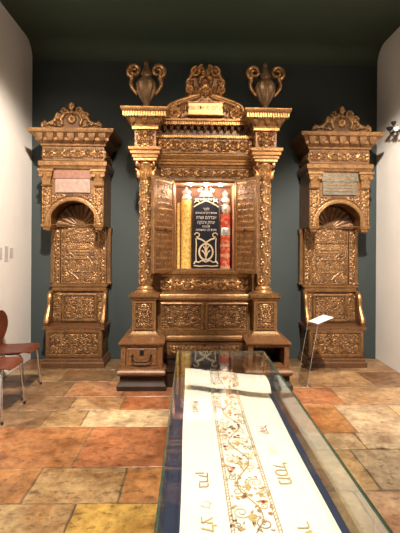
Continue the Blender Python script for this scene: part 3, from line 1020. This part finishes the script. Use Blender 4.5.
def carved_seat(CX, label, plaque_mats, seed, grey):
    s = thing('canopied_seat', label, 'carved seat', (CX, 5.3, 0), 0, 'carved canopied seats flanking the ark')
    YW = 5.53
    G = GILTB
    HB = .36
    MB(0.4).stack(CX - HB, CX + HB, 5.15, YW, [(.035, .001), (.035, .06), (.02, .075), (.02, .10), (.0, .115), (.0, .12)]).build('plinth', WOOD, s)
    MB(0.5).box(CX - HB, CX + HB, 5.15, YW, .118, .485).build('seat_box', G, s)
    f1 = MB(0.6)
    frame(f1, CX - HB + .01, CX + HB - .01, .13, .48, 5.137, 5.16, .05)
    fo_ = f1.build('panel_frame', G, s)
    panel('carved_panel', fo_, CX - HB + .06, CX + HB - .06, 5.147, .18, .43, 'ornate', G, .062, seed, .010, .005)
    # side panel of the seat box
    for q in (-1, 1):
        hf = HF(.32, .30, .008)
        ornate(hf, .08, seed + 5, .010, .02)
        hf.mesh(MB(), lambda u, v, h, q=q: (CX + q * (HB + .001 + h), 5.18 + (u if q > 0 else .32 - u), .15 + v), .002).build('side_panel', G, s, 50)
    # seat board with a bowed front
    pts = [(CX - .39, YW), (CX - .39, 5.125)]
    for k in range(1, 12):
        t = k / 12
        pts.append((CX - .39 + .78 * t, 5.125 + .03 * math.sin(PI * t)))
    pts += [(CX + .39, 5.125), (CX + .39, YW)]
    MB(0.6).poly_prism(pts, lambda u, v, d: (u, v, d), .485, .525).build('seat', WOOD, s)
    # lower back
    YK = 5.40
    MB(0.4).box(CX - .36, CX + .36, YK, YW, .525, .95).build('lower_back', G, s)
    f1 = MB(0.65)
    frame(f1, CX - .235, CX + .235, .545, .92, YK - .025, YK + .01, .04)
    fo_ = f1.build('panel_frame', G, s)
    panel('carved_panel', fo_, CX - .195, CX + .195, YK - .006, .585, .88, 'ornate', G, .062, seed + 1, .010, .005)
    for q in (-1, 1):
        panel('carved_panel', s, CX + q * .30 - .06, CX + q * .30 + .06, YK - .002, .55, .93, 'ornate', G, .06, seed + 2, .010, .0065)
        # scrolled arm support
        ax = CX + q * .358
        pts, rd = [], []
        for (yy, zz, r_) in ((5.20, .532, .030), (5.185, .57, .040), (5.20, .62, .042), (5.235, .68, .036), (5.265, .74, .032), (5.28, .80, .032), (5.285, .86, .036), (5.30, .91, .036), (5.335, .94, .030), (5.39, .95, .026)):
            pts.append((ax, yy, zz)); rd.append(r_)
        a_ = MB(0.95)
        a_.tube(pts, rd, 10)
        for i, p in enumerate(a_.v):
            if i >= 0:
                a_.v[i] = (ax + (p[0] - ax) * .95, p[1], p[2])
        a_.build('arm', G, s)
        pl_ = [(5.20, .526), (5.22, .60), (5.27, .72), (5.30, .86), (5.40, .94), (5.40, .526)]
        MB(0.5).poly_prism(pl_, lambda u, v, d: (d, u, v), ax - .014, ax + .014).build('arm_board', G, s)
    MB(0.7).stack(CX - .345, CX + .345, 5.385, YW, [(.0, .945), (.02, .955), (.024, .975), (.008, .985), (.008, 1.005), (.028, 1.015), (.03, 1.035), (.0, 1.045)]).build('back_moulding', G, s)
    # tall back with vase carving between carved stiles
    YU = 5.43
    MB(0.4).box(CX - .355, CX + .355, YU, YW, 1.04, 2.46).build('upper_back', G, s)
    hf = HF(.50, .86, .0052)
    w = hf.w
    ornate(hf, .058, seed + 3, .0065, .015)
    ht = .0105
    for q in (-1, 1):
        c = w / 2
        hf.path([(c + q * .03, .06), (c + q * .07, .10), (c + q * .15, .16), (c + q * .165, .25), (c + q * .12, .33), (c + q * .08, .36), (c + q * .15, .42), (c + q * .16, .46)], .010, .008, ht)
        hf.spiral(c + q * .19, .10, .04, PI / 2, 1.5, q, .009, ht)
        hf.spiral(c + q * .135, .50, .045, PI / 2, 1.5, -q, .009, ht)
        hf.path([(c, .155), (c + q * .14, .16)], .008, .008, ht)
        hf.path([(c, .335), (c + q * .12, .335)], .009, .009, ht)
        hf.path([(c, .43), (c + q * .14, .43)], .009, .009, ht)
        for k in range(9):
            a = PI / 2 - q * (.10 + .17 * k)
            hf.leaf(c + q * .012 * k, .47, .17 + .03 * (k % 3), a, .014, ht, q * .8)
        for k in range(5):
            hf.leaf(c + q * (.02 + .025 * k), .18, .12, PI / 2 - q * .2, .010, ht * .8, q * .4)
        for k in range(7):
            hf.spiral(c + q * (.07 + .09 * (k % 2)), .62 + .036 * k, .03, 0, 1.3, q, .007, ht)
            hf.leaf(c + q * .22, .16 + .09 * k, .09, PI / 2 + q * .6, .010, ht * .8, -q * 1.1)
    hf.border(.012, .008)
    hf.mesh(MB(), flat(CX - .25, YU - .004, 1.05), .01).build('carved_panel', G, s, 50)
    for q in (-1, 1):
        hf = HF(.085, .92, .0062)
        for k in range(16):
            z = .03 + .0565 * k
            hf.spiral(.0425, z, .03, PI / 2 * (k % 4), 1.3, 1 if k % 2 else -1, .008, .012)
        hf.border(.007, .010)
        hf.mesh(MB(), flat(CX + q * .305 - .0425, YU - .02, 1.03), .03).build('carved_stile', G, s, 50)
    for q in (-1, 1):
        MB(0.6).stack(CX + q * .378 - .023, CX + q * .378 + .023, 5.445, YW, [(.008, 1.04), (.012, 1.06), (.0, 1.075), (.0, 1.74), (.012, 1.76), (.014, 1.80), (.0, 1.805)]).build('side_stile', G, s)
    # apse shell
    ZS, RA = 1.827, .293
    sh = MB()
    n, m = 22, 12
    o = len(sh.v)
    for i in range(n + 1):
        a = PI * i / n
        for j in range(m + 1):
            t = j / m
            r = RA * (.06 + .94 * t)
            rid = .012 * (1 if i % 2 else -1) * t
            yy = YU - .020 - .07 * (t ** 2.0) - rid
            sh.vert((CX + r * math.cos(a), yy, ZS - .02 + r * math.sin(a)), .75 if i % 2 == 0 else .25)
    for i in range(n):
        for j in range(m):
            a = o + i * (m + 1) + j
            sh.face((a, a + m + 1, a + m + 2, a + 1))
    sh.build('shell', G, s, 50)
    # canopy: arched front with soffit reaching back to the wall
    YA, HC = 5.08, .385
    zt_ = 2.20
    def arch_poly(hw, z0, z1, r):
        return [(CX - hw, z0), (CX - r, z0)] + [(CX - r * math.cos(PI * k / 24), ZS + r * math.sin(PI * k / 24)) for k in range(1, 24)] + [(CX + r, z0), (CX + hw, z0), (CX + hw, z1), (CX - hw, z1)]
    MB(0.55).poly_prism(arch_poly(HC, ZS - .02, 2.52, RA), lambda u, v, d: (u, d, v), YA, YW).build('canopy', G, s)
    av = MB(0.85)                                              # archivolt ring
    o = len(av.v)
    nn = 32
    pr = [(RA, YA), (RA, YA - .018), (RA + .012, YA - .024), (RA + .024, YA - .016), (RA + .05, YA - .016), (RA + .058, YA - .022), (RA + .062, YA - .01), (RA + .062, YA)]
    for k in range(nn + 1):
        a = PI * k / nn
        for (r, yy) in pr:
            av.vert((CX - r * math.cos(a), yy, ZS + r * math.sin(a)))
    P_ = len(pr)
    for k in range(nn):
        for i in range(P_ - 1):
            a = o + k * P_ + i
            av.face((a, a + 1, a + P_ + 1, a + P_))
    av.build('archivolt', G, s)
    for q in (-1, 1):
        # carved spandrel pilaster with capital and pendant
        pc = CX + q * .325
        panel('carved_pilaster', s, pc - .055, pc + .055, YA - .01, ZS + .0, 2.30, 'ornate', G, .055, seed + 7, .012, .0062, .008)
        kp = MB(0.85)
        kp.stack(pc - .05, pc + .05, YA - .035, YA + .05, [(.0, 2.30), (.012, 2.31), (.0, 2.325), (.004, 2.38), (.022, 2.43), (.03, 2.455), (.03, 2.475), (.045, 2.485), (.045, 2.51), (.0, 2.515)])
        kp.build('capital', G, s)
        vl = MB(0.9)
        for z in (2.44,):
            for w_ in (-1, 1):
                pts = [(pc + w_ * (.055 + .024 * (1 - t / 16) * math.cos(t * .8)), YA - .07, z - .024 * (1 - t / 16) * math.sin(t * .8)) for t in range(14)]
                vl.tube(pts, .011, 7)
                vl.build('volute', G, s); vl = MB(0.9)
        pn = MB(0.8)
        pn.stack(pc - .05, pc + .05, YA - .02, YA + .10, [(-.03, ZS - .085), (-.01, ZS - .07), (-.004, ZS - .045), (.008, ZS - .035), (.012, ZS - .02), (.016, ZS - .0), (.0, ZS + .004)])
        pn.build('pendant', G, s)
    hf = HF(.54, .37, .0065)
    ornate(hf, .06, seed + 9, .010, .0)
    hf.H += .001
    rr_ = np.hypot(hf.u[:, None] - .27, hf.v[None, :])
    hf.H[rr_ < RA + .064] = -1
    hf.mesh(MB(), flat(CX - .27, YA - .003, ZS + .002), .006, .011, True).build('carved_spandrel', G, s, 50)
    hf = HF(PI * (RA + .031), .046, .0055)
    frieze_scroll(hf, .006, 22)
    hf.mesh(MB(), lambda u, v, h: (CX - (RA + .006 + v) * math.cos(u / (RA + .031)), YA - .0165 - h, ZS + (RA + .006 + v) * math.sin(u / (RA + .031))), .004).build('carved_arch_band', G, s, 50)
    # thin tie bar across the springing
    MB(0.5).tube([(CX - RA - .01, YA + .02, ZS - .004), (CX + RA + .01, YA + .02, ZS - .004)], .006, 6).build('tie_bar', G, s)
    # plaques over the arch
    MB().box(CX - .215, CX + .215, YA - .022, YA + .01, 2.225, 2.395).build('inscription_plaque', plaque_mats[0], s, 0, plaque_mats[2])
    MB().box(CX - .235, CX + .235, YA - .026, YA + .01, 2.40, 2.50).build('plaque_band', plaque_mats[1], s, 0)
    if grey:
        tm = MB(0.9)
        rr = random.Random(3)
        for k in range(6):
            u_ = -.18
            while u_ < .17:
                l = rr.uniform(.02, .06)
                z = 2.475 - .04 * k
                tm.box(CX + u_, CX + u_ + l * .8, YA - .029, YA - .02, z - .005, z + .005)
                u_ += l
        tm.build('worn_lettering', GILTB, s, 0)
    # entablature
    en = MB(0.65)
    en.stack(CX - HC, CX + HC, YA, YW, [(.0, 2.515), (.022, 2.525), (.026, 2.55), (.04, 2.565), (.042, 2.61), (.03, 2.625), (.0, 2.635), (.0, 2.80), (.02, 2.815), (.022, 2.835),
                                        (.05, 2.855), (.07, 2.87), (.07, 2.90), (.10, 2.93), (.115, 2.945), (.135, 2.955), (.145, 2.985), (.145, 3.0), (.0, 3.004)])
    en.build('entablature', G, s)
    panel('carved_frieze', s, CX - HC + .01, CX + HC - .01, YA - .002, 2.645, 2.79, 'frieze', G, ht=.022, n=6)
    for q in (-1, 1):
        hf = HF(.40, .145, .008)
        frieze_scroll(hf, .018, 4)
        hf.mesh(MB(), lambda u, v, h, q=q: (CX + q * (HC + .001 + h), YA + .02 + (u if q > 0 else .40 - u), 2.645 + v), .002).build('side_frieze', G, s, 50)
    for k in range(7):
        xb = CX + (k - 3) * .128
        b_ = MB(0.6)
        b_.stack(xb - .035, xb + .035, YA - .115, YA - .05, [(-.022, 2.855), (-.004, 2.875), (.004, 2.91), (.006, 2.945), (.0, 2.95)])
        b_.build('bracket', G, s)
    # crest
    hf = HF(.78, .36, .0075, -1)
    cx = .39
    B0 = .008
    for q in (-1, 1):
        hf.path([(cx, .05), (cx + q * .33, .03)], .05, .03, .001, B0)
        hf.path([(cx, .14), (cx + q * .12, .11), (cx + q * .22, .07)], .08, .05, .001, B0)
        hf.spiral(cx + q * .335, .045, .04, PI / 2, 1.4, -q, .013, .03, True, B0)
        hf.path([(cx + q * .30, .06), (cx + q * .22, .10), (cx + q * .17, .17), (cx + q * .10, .19)], .018, .022, .035, B0)
        hf.spiral(cx + q * .165, .17, .045, 0, 1.4, q, .015, .035, True, B0)
        hf.spiral(cx + q * .09, .235, .045, 0, 1.4, q, .015, .035, True, B0)
        hf.path([(cx + q * .11, .06), (cx + q * .13, .12), (cx + q * .09, .19), (cx, .22)], .018, .018, .04, B0)
        for k in range(4):
            hf.leaf(cx + q * (.14 + .05 * k), .03 + .01 * k, .08, PI / 2 - q * 1.0, .016, .035, q * .8, B0)
        hf.leaf(cx + q * .01, .25, .09, PI / 2 - q * .5, .02, .04, q * .8, B0)
        for k in range(5):
            hf.leaf(cx + q * (.10 + .03 * k), .20 - .035 * k, .075, PI / 2 - q * (.9 + .1 * k), .014, .035, -q * .9, B0)
    hf.rosette(cx, .125, .06, .04, 8, B0)
    hf.leaf(cx, .19, .09, PI / 2, .02, .045, 0, B0)
    hf.rosette(cx, .275, .045, .045, 5, B0)
    hf.dot(cx, .31, .03, .04, B0)
    hf.mesh(MB(), flat(CX - cx, 5.02, 3.0), .05, .045, True).build('carved_crest', G, s, 60)
    return s

carved_seat(-1.478, 'carved canopied seat with faded pink plaque over its arch, left of the ark', (PINK, ROSE, 'faded pink plaque'), 31, False)
carved_seat(1.905, 'carved canopied seat with tarnished grey lettered plaque over its arch, right of the ark', (GREYP, GREYP, 'grey plaque with worn lettering'), 31, True)

# ------------------------------------------------------------------ display case with the textile
HT, HD_ = .90, .735
CX0, CX1, CY0, CY1 = -.078, .468, .62, 2.50
dcs = thing('display_case', 'long low glass display case in the middle of the stone floor', 'display case', ((CX0 + CX1) / 2, 1.6, 0))
MB().box(CX0 + .03, CX1 - .03, CY0 + .05, CY1 - .05, .08, HD_ - .03).build('cabinet', CASEB, dcs, 0)
MB().box(CX0 + .07, CX1 - .07, CY0 + .1, CY1 - .1, 0, .08).build('toe_kick', BLACK, dcs, 0)
MB().box(CX0 + .004, CX1 - .004, CY0 + .004, CY1 - .004, HD_ - .03, HD_).build('deck', DECK, dcs, 0)
T = .006
def pane(name, x0, x1, y0, y1, z0, z1):
    vs = [(x0, y0, z0), (x1, y0, z0), (x1, y1, z0), (x0, y1, z0), (x0, y0, z1), (x1, y0, z1), (x1, y1, z1), (x0, y1, z1)]
    fs = [(0, 3, 2, 1), (4, 5, 6, 7), (0, 1, 5, 4), (1, 2, 6, 5), (2, 3, 7, 6), (3, 0, 4, 7)]
    ex = (x1 - x0, y1 - y0, z1 - z0)
    thin = ex.index(min(ex))
    edge = {0: [0, 1, 2, 4], 1: [0, 1, 3, 5], 2: [2, 3, 4, 5]}[thin]
    m = MB()
    for k, f in enumerate(fs):
        o = len(m.v)
        for i in f:
            m.vert(vs[i])
        m.face((o, o + 1, o + 2, o + 3), 1 if k in edge else 0)
    return m.build(name, [GLASS, GEDGE], dcs, 0)
pane('glass_top', CX0, CX1, CY0, CY1, HT - T, HT)
pane('glass_pane', CX0, CX0 + T, CY0, CY1, HD_ - .03, HT - T - .0005)
pane('glass_pane', CX1 - T, CX1, CY0, CY1, HD_ - .03, HT - T - .0005)
pane('glass_pane', CX0 + T + .0005, CX1 - T - .0005, CY1 - T, CY1, HD_ + .001, HT - T - .0005)
pane('glass_pane', CX0 + T + .0005, CX1 - T - .0005, CY0, CY0 + T, HD_ + .001, HT - T - .0005)

# the linen: lies flat on the deck, rises over a roll at the far end, folds back
TX0, TX1 = -.026, .434
cur = thing('embroidered_textile', 'long cream linen textile with embroidered band and Hebrew letters, laid inside the glass case', 'textile', ((TX0 + TX1) / 2, 1.5, HD_ + .002))
prf = [(.66, 0), (1.2, 0), (1.7, .0), (2.0, .001), (2.2, .002), (2.34, .003), (2.375, .012), (2.39, .030), (2.385, .055), (2.365, .070), (2.33, .078), (2.29, .079), (2.25, .074), (2.215, .064), (2.19, .050), (2.178, .036)]
lin = MB()
th = .003
NXc = 34
FLAP = sorted(prf[8:])
def cloth_z(y):
    return .001 if y < 2.178 else float(np.interp(y, [p[0] for p in FLAP], [p[1] for p in FLAP]))
ys, zs = [p[0] for p in prf], [p[1] for p in prf]
def skew(u):    # the far end is laid a little askew
    return -.14 * ((u - TX0) / (TX1 - TX0) - .5)
rows = []
for k in range(len(prf) - 1):
    nseg = max(1, int(math.hypot(ys[k + 1] - ys[k], zs[k + 1] - zs[k]) / .03))
    for i in range(nseg):
        t = i / nseg
        rows.append((ys[k] + (ys[k + 1] - ys[k]) * t, zs[k] + (zs[k + 1] - zs[k]) * t))
rows.append((ys[-1], zs[-1]))
def cloth_pt(u, y, z, lift=0.0):
    f = min(1, max(0, (y - 1.9) / .2))
    wob = .0025 * math.sin(u * 31 + y * 3) * f + .0012 * math.sin(y * 9 + u * 5)
    yy = y + skew(u) * f
    return (u, yy, HD_ + .0035 + z + max(-.001, wob) + lift)
for s_ in (0, 1):
    for (y_, z_) in rows:
        for i in range(NXc + 1):
            u = TX0 + (TX1 - TX0) * i / NXc + .002 * math.sin(y_ * 6 + (0 if i < NXc / 2 else 2))
            lin.vert(cloth_pt(u, y_, z_, th * s_))
nr = len(rows)
W1 = NXc + 1
for s_ in (0, 1):
    for k in range(nr - 1):
        for i in range(NXc):
            a = s_ * nr * W1 + k * W1 + i
            q = (a, a + 1, a + W1 + 1, a + W1)
            lin.face(q if s_ else q[::-1])
t0 = nr * W1
for k in range(nr - 1):
    for i in (0, NXc):
        a = k * W1 + i
        lin.face((a, a + W1, a + W1 + t0, a + t0))
for i in range(NXc):
    for k in (0, nr - 1):
        a = k * W1 + i
        lin.face((a, a + 1, a + 1 + t0, a + t0))
lin.build('linen', LINEN, cur, 60)
LIFT = th + .0012
def on_cloth(u, y):
    return cloth_pt(u, y, cloth_z(y), LIFT)
def stitch(mb, pts, wd):
    """flat ribbon of thread lying on the cloth"""
    P = [Vector((p[0], p[1], 0)) for p in pts]
    o = len(mb.v)
    for k, p in enumerate(P):
        t = (P[min(k + 1, len(P) - 1)] - P[max(k - 1, 0)])
        if t.length < 1e-9:
            t = Vector((1, 0, 0))
        t.normalize()
        nrm = Vector((-t.y, t.x, 0)) * wd
        for q in (1, -1):
            r = p + nrm * q
            mb.vert(on_cloth(r.x, r.y))
    for k in range(len(P) - 1):
        a = o + 2 * k
        mb.face((a, a + 1, a + 3, a + 2))
    return mb
gold, red, brown = MB(), MB(), MB()
BX0, BX1 = .122, .268
yy = .68
Y1 = 2.37
ce = (BX0 + BX1) / 2
for xb in (BX0, BX0 + .010, BX1 - .010, BX1):
    for k in range(34):
        a = .67 + k * .05
        stitch(brown, [(xb, a), (xb, a + .025), (xb, a + .046)], .0013)
for xb in (BX0 + .005, BX1 - .005):
    for k in range(110):
        a = .67 + k * .0155
        stitch(gold, [(xb - .003, a), (xb + .003, a + .007)], .0016)
rt = random.Random(5)
k = 0
while yy < Y1:
    sg = 1 if k % 2 else -1
    P = .150
    # main vine
    stitch(brown, [(ce + sg * .030 * math.sin(PI * t / 10), yy + P * t / 10) for t in range(11)], .0018)
    # spirals
    for (ox, oy, R_, d) in ((sg * .030, .035, .026, 1), (-sg * .034, .085, .027, -1), (sg * .040, .115, .018, 1), (-sg * .05, .03, .014, -1)):
        a0 = rt.uniform(0, 6)
        stitch(brown if rt.random() < .5 else gold, [(ce + ox + R_ * (1 - .8 * t / 18) * math.cos(a0 + d * t * .5), yy + oy + R_ * (1 - .8 * t / 18) * math.sin(a0 + d * t * .5)) for t in range(19)], .0016)
        for _ in range(8):
            a = rt.uniform(0, 6.28)
            x0, y0 = ce + ox + R_ * 1.05 * math.cos(a), yy + oy + R_ * 1.05 * math.sin(a)
            stitch(rt.choice([gold, brown, gold]), [(x0, y0), (x0 + .008 * math.cos(a + .6), y0 + .008 * math.sin(a + .6)), (x0 + .013 * math.cos(a + 1), y0 + .013 * math.sin(a + 1))], .0026)
    # blossoms
    for _ in range(5):
        fx, fy = ce + rt.uniform(-.055, .055), yy + rt.uniform(0, P)
        mb = rt.choice([red, gold, brown])
        for a in (0, 1.26, 2.5, 3.8, 5.0):
            stitch(mb, [(fx, fy), (fx + .005 * math.cos(a), fy + .005 * math.sin(a)), (fx + .008 * math.cos(a), fy + .008 * math.sin(a))], .0030)
    # fleuron like a fan of petals
    fx, fy = ce - sg * .015, yy + .06
    for a in (-.9, -.5, 0, .5, .9):
        stitch(gold, [(fx, fy), (fx + sg * .014 * math.cos(a), fy + .014 * math.sin(a)), (fx + sg * .024 * math.cos(a * 1.2), fy + .024 * math.sin(a * 1.2))], .0030)
    yy += P
    k += 1
gold.build('gold_stitching', STG, cur, 0)
red.build('red_stitching', STR, cur, 0)
brown.build('brown_stitching', STB, cur, 0)
# Hebrew letters in two columns, reading along the length of the cloth
def letters(name, s, x, y, size, mat, flip=1):
    mb = MB()
    text_mb(mb, s, size, lambda a, b, c: on_cloth(x + flip * b, y + (-a if flip > 0 else a)), 0.0, True)
    return mb.build(name, mat, cur, 0)
letters('letters', heb('ברק'), .052, 1.385, .056, STB)
letters('letters', heb('לי'), .052, 1.255, .056, STY)
letters('letters', heb('לצ'), .055, 1.165, .062, STG)
letters('letters', heb('בק'), .055, 1.02, .056, STY)
letters('letters', heb('נשמת'), .032, 2.0, .046, STB)
letters('letters', heb('קהל'), .333, 1.765, .046, STR, 1)
letters('letters', heb('מסל'), .333, 1.42, .078, STG, 1)
letters('letters', heb('צוה'), .333, 1.59, .050, STY, 1)
letters('letters', heb('לדר'), .333, 1.12, .066, STG, 1)

# ------------------------------------------------------------------ chairs at the left wall
def shell_chair(px, py, label):
    s = thing('chair', label, 'chair', (px, py, 0), 0, 'red brown shell chairs by the left wall')
    # one moulded shell: profile runs from the seat front to the top of the back
    pf = [(.225, .432, .14), (.215, .448, .165), (.19, .456, .19), (.12, .455, .205), (.02, .448, .205), (-.08, .446, .195), (-.145, .452, .165), (-.168, .472, .125), (-.172, .51, .10), (-.170, .56, .11),
          (-.172, .61, .165), (-.176, .66, .205), (-.180, .71, .22), (-.184, .76, .21), (-.188, .815, .17), (-.190, .85, .10)]
    m = MB()
    n = 14
    th = .010
    P = len(pf)
    for sd in (0, 1):
        for k, (dx, dz, hw) in enumerate(pf):
            a, b_ = pf[max(0, k - 1)], pf[min(P - 1, k + 1)]
            t = Vector((b_[0] - a[0], 0, b_[1] - a[1])).normalized()
            nr_ = Vector((-t.z, 0, t.x))
            for i in range(n + 1):
                v = -1 + 2 * i / n
                cup = .018 * v * v if k > 8 else .012 * v * v
                p = Vector((dx + (cup if k > 8 else 0), v * hw, dz + (cup * .6 if k <= 8 else 0)))
                p += nr_ * (th * (1 if sd else 0)) * (-1)
                m.vert((px + p.x, py + p.y, p.z))
    Wn = n + 1
    for sd in (0, 1):
        for k in range(P - 1):
            for i in range(n):
                a = sd * P * Wn + k * Wn + i
                q = (a, a + 1, a + Wn + 1, a + Wn)
                m.face(q if sd else q[::-1])
    t0 = P * Wn
    for k in range(P - 1):
        for i in (0, n):
            a = k * Wn + i
            m.face((a, a + Wn, a + Wn + t0, a + t0))
    for i in range(n):
        for k in (0, P - 1):
            a = k * Wn + i
            m.face((a, a + 1, a + 1 + t0, a + t0))
    m.build('shell', SHELL, s, 60)
    MB().lathe(px + .0, py, [(.0, .412), (.10, .412), (.10, .430), (.0, .434)], 20).build('mount', IRON, s)
    for (qx, qy) in ((1, 1), (1, -1), (-1, 1), (-1, -1)):
        l = MB()
        fx = .205 if qx > 0 else .225
        l.tube([(px + qx * .03, py + qy * .05, .418), (px + qx * .13, py + qy * .145, .420), (px + qx * .165, py + qy * .185, .412), (px + qx * .180, py + qy * .20, .38), (px + qx * fx, py + qy * .235, .02)], .0105, 8)
        lo = l.build('leg', CHROME, s)
        MB().lathe(px + qx * (fx + .0015), py + qy * .2365, [(.0, .0), (.012, .0), (.013, .02), (.010, .03), (.0, .03)], 10).build('foot_cap', BLACK, lo)
    return s
shell_chair(-1.875, 4.30, 'red brown shell chair with thin metal legs, nearer the carved seat')
shell_chair(-1.825, 3.74, 'red brown shell chair cut by the left edge, in front of the other')

# ------------------------------------------------------------------ label stand in clear acrylic
st = thing('label_stand', 'clear acrylic stand holding a tilted white label, beside the right carved seat', 'label stand', (1.27, 4.5, 0), 0)
A = Vector((1.372, 4.60, .690)); Bn = Vector((1.432, 4.43, .690))
e1 = Vector((.20, .07, .062))
F0 = Vector((1.24, 4.555, .0)); F1 = Vector((1.30, 4.385, .0))
def slab(mb, q, th):
    q = [Vector(p) for p in q]
    nrm = (q[1] - q[0]).cross(q[3] - q[0]).normalized() * th
    vs = [tuple(p) for p in q] + [tuple(p + nrm) for p in q]
    o = mb.add(vs, [(0, 1, 2, 3), (7, 6, 5, 4)])
    mb.add(vs, [(0, 4, 5, 1), (1, 5, 6, 2), (2, 6, 7, 3), (3, 7, 4, 0)], None, 1)
    return mb
up6 = Vector((0, 0, .006))
slab(MB(), [F0 + up6, F1 + up6, Bn, A], .005).build('upright', [ACRYL, AEDGE], st, 0)
slab(MB(), [A + up6 * .1, Bn + up6 * .1, Bn + e1, A + e1], .004).build('top_plate', [ACRYL, AEDGE], st, 0)
slab(MB(), [F0, F0 + Vector((.16, .056, 0)), F1 + Vector((.16, .056, 0)), F1], .005).build('foot', [ACRYL, AEDGE], st, 0)
lu = Vector((0, 0, .008))
lc = slab(MB(), [A + lu, Bn + lu, Bn + e1 + lu, A + e1 + lu], .0015).build('label_card', [PAPER, PAPER], st, 0)

# ------------------------------------------------------------------ captions on the left wall, ornament on the right wall
for (y0, y1, z0, z1, lb) in ((4.585, 4.69, 1.39, 1.53, 'first small grey text block on the white wall from the left edge'),
                             (4.745, 4.845, 1.365, 1.545, 'tallest of the small grey text blocks on the white wall'),
                             (4.875, 4.975, 1.40, 1.525, 'small grey text block on white wall, nearest the dark wall')):
    tag(MB().box(XL + .0002, XL + .004, y0, y1, z0, z1).build('wall_caption', CAPT, None, 0), lb, 'caption', 'grey captions on the left wall')
wo = thing('wall_ornament', 'dark metal ornament with curled arms and pale cups fixed to the right white wall', 'wall ornament', (XR, 5.0, 3.0))
MB().lathe(0, 0, [(.0, 0)], 3) if False else None
bp_ = MB()
bp_.stack(XR - .02, XR - .0005, 4.82, 4.94, [(.0, 2.90), (.0, 3.12)])
bp_.build('back_plate', WALLW, wo)
for (dy, dz, r_) in ((.0, .06, .028), (.10, .02, .036), (-.06, -.03, .03)):
    cy_, cz_ = 4.92 + dy, 3.02 + dz
    MB().tube([(XR - .015, 4.88, 3.0), (XR - .05, 4.89 + dy * .5, 3.0 + dz * .4), (XR - .08, cy_, cz_ - .03), (XR - .085, cy_, cz_)], .009, 7).build('arm', BLACK, wo)
    MB().lathe(XR - .085, cy_, [(.0, cz_ - .005), (r_ * .6, cz_), (r_, cz_ + .02), (r_ * 1.15, cz_ + .045), (r_ * .9, cz_ + .045), (.0, cz_ + .03)], 14).build('cup', PAPER if dy == -.06 else BLACK, wo)

# ------------------------------------------------------------------ lights
def spot(loc, tgt, power, ang, blend=0.5, col=(1.0, 0.88, 0.74), size=0.06):
    d = bpy.data.lights.new('track_spotlight', 'SPOT')
    d.energy = power; d.spot_size = math.radians(ang); d.spot_blend = blend
    d.color = col; d.shadow_soft_size = size
    o = bpy.data.objects.new('track_spotlight', d)
    COL.objects.link(o)
    o.location = loc
    o.rotation_euler = (Vector(tgt) - Vector(loc)).to_track_quat('-Z', 'Y').to_euler()
    return o
GW = (1.0, .80, .60)
spot((1.1, 1.1, 4.2), (.15, 4.8, 2.4), 470, 42, .9, GW)
spot((-1.0, 1.1, 4.2), (.1, 4.8, 2.4), 180, 42, .9, GW)
spot((-.4, 1.2, 4.2), (-1.6, 5.2, 2.25), 280, 42, .9, GW)
spot((-1.7, 1.2, 4.2), (-1.35, 5.2, 2.1), 110, 44, .9, GW)
spot((.6, 1.2, 4.2), (1.95, 5.2, 2.1), 115, 42, .9, GW)
spot((-.5, 1.6, 4.2), (-2.15, 4.3, 1.2), 1700, 66)
spot((1.0, 1.6, 4.2), (2.58, 4.7, 1.0), 1900, 60)
spot((.2, .2, 4.2), (.2, 1.6, .8), 430, 42)
spot((-.9, .8, 4.25), (-.9, 2.2, 0), 600, 58)
spot((1.4, .8, 4.25), (1.4, 2.3, 0), 380, 60)
for qx in (-.17, .02, .20):
    d = bpy.data.lights.new('niche_light', 'POINT')
    d.energy = 3.0; d.color = (1, .86, .68); d.shadow_soft_size = .03
    o = bpy.data.objects.new('niche_light', d); COL.objects.link(o)
    o.location = (C + qx, 4.90, NZ1 - .06)

w = bpy.data.worlds.new('world'); sc.world = w
w.use_nodes = True
w.node_tree.nodes['Background'].inputs['Color'].default_value = (1, .9, .8, 1)
w.node_tree.nodes['Background'].inputs['Strength'].default_value = 0.05

vs_ = sc.view_settings
vs_.view_transform = 'Standard'; vs_.look = 'None'; vs_.gamma = 1; vs_.exposure = 0.0
vs_.use_curve_mapping = False
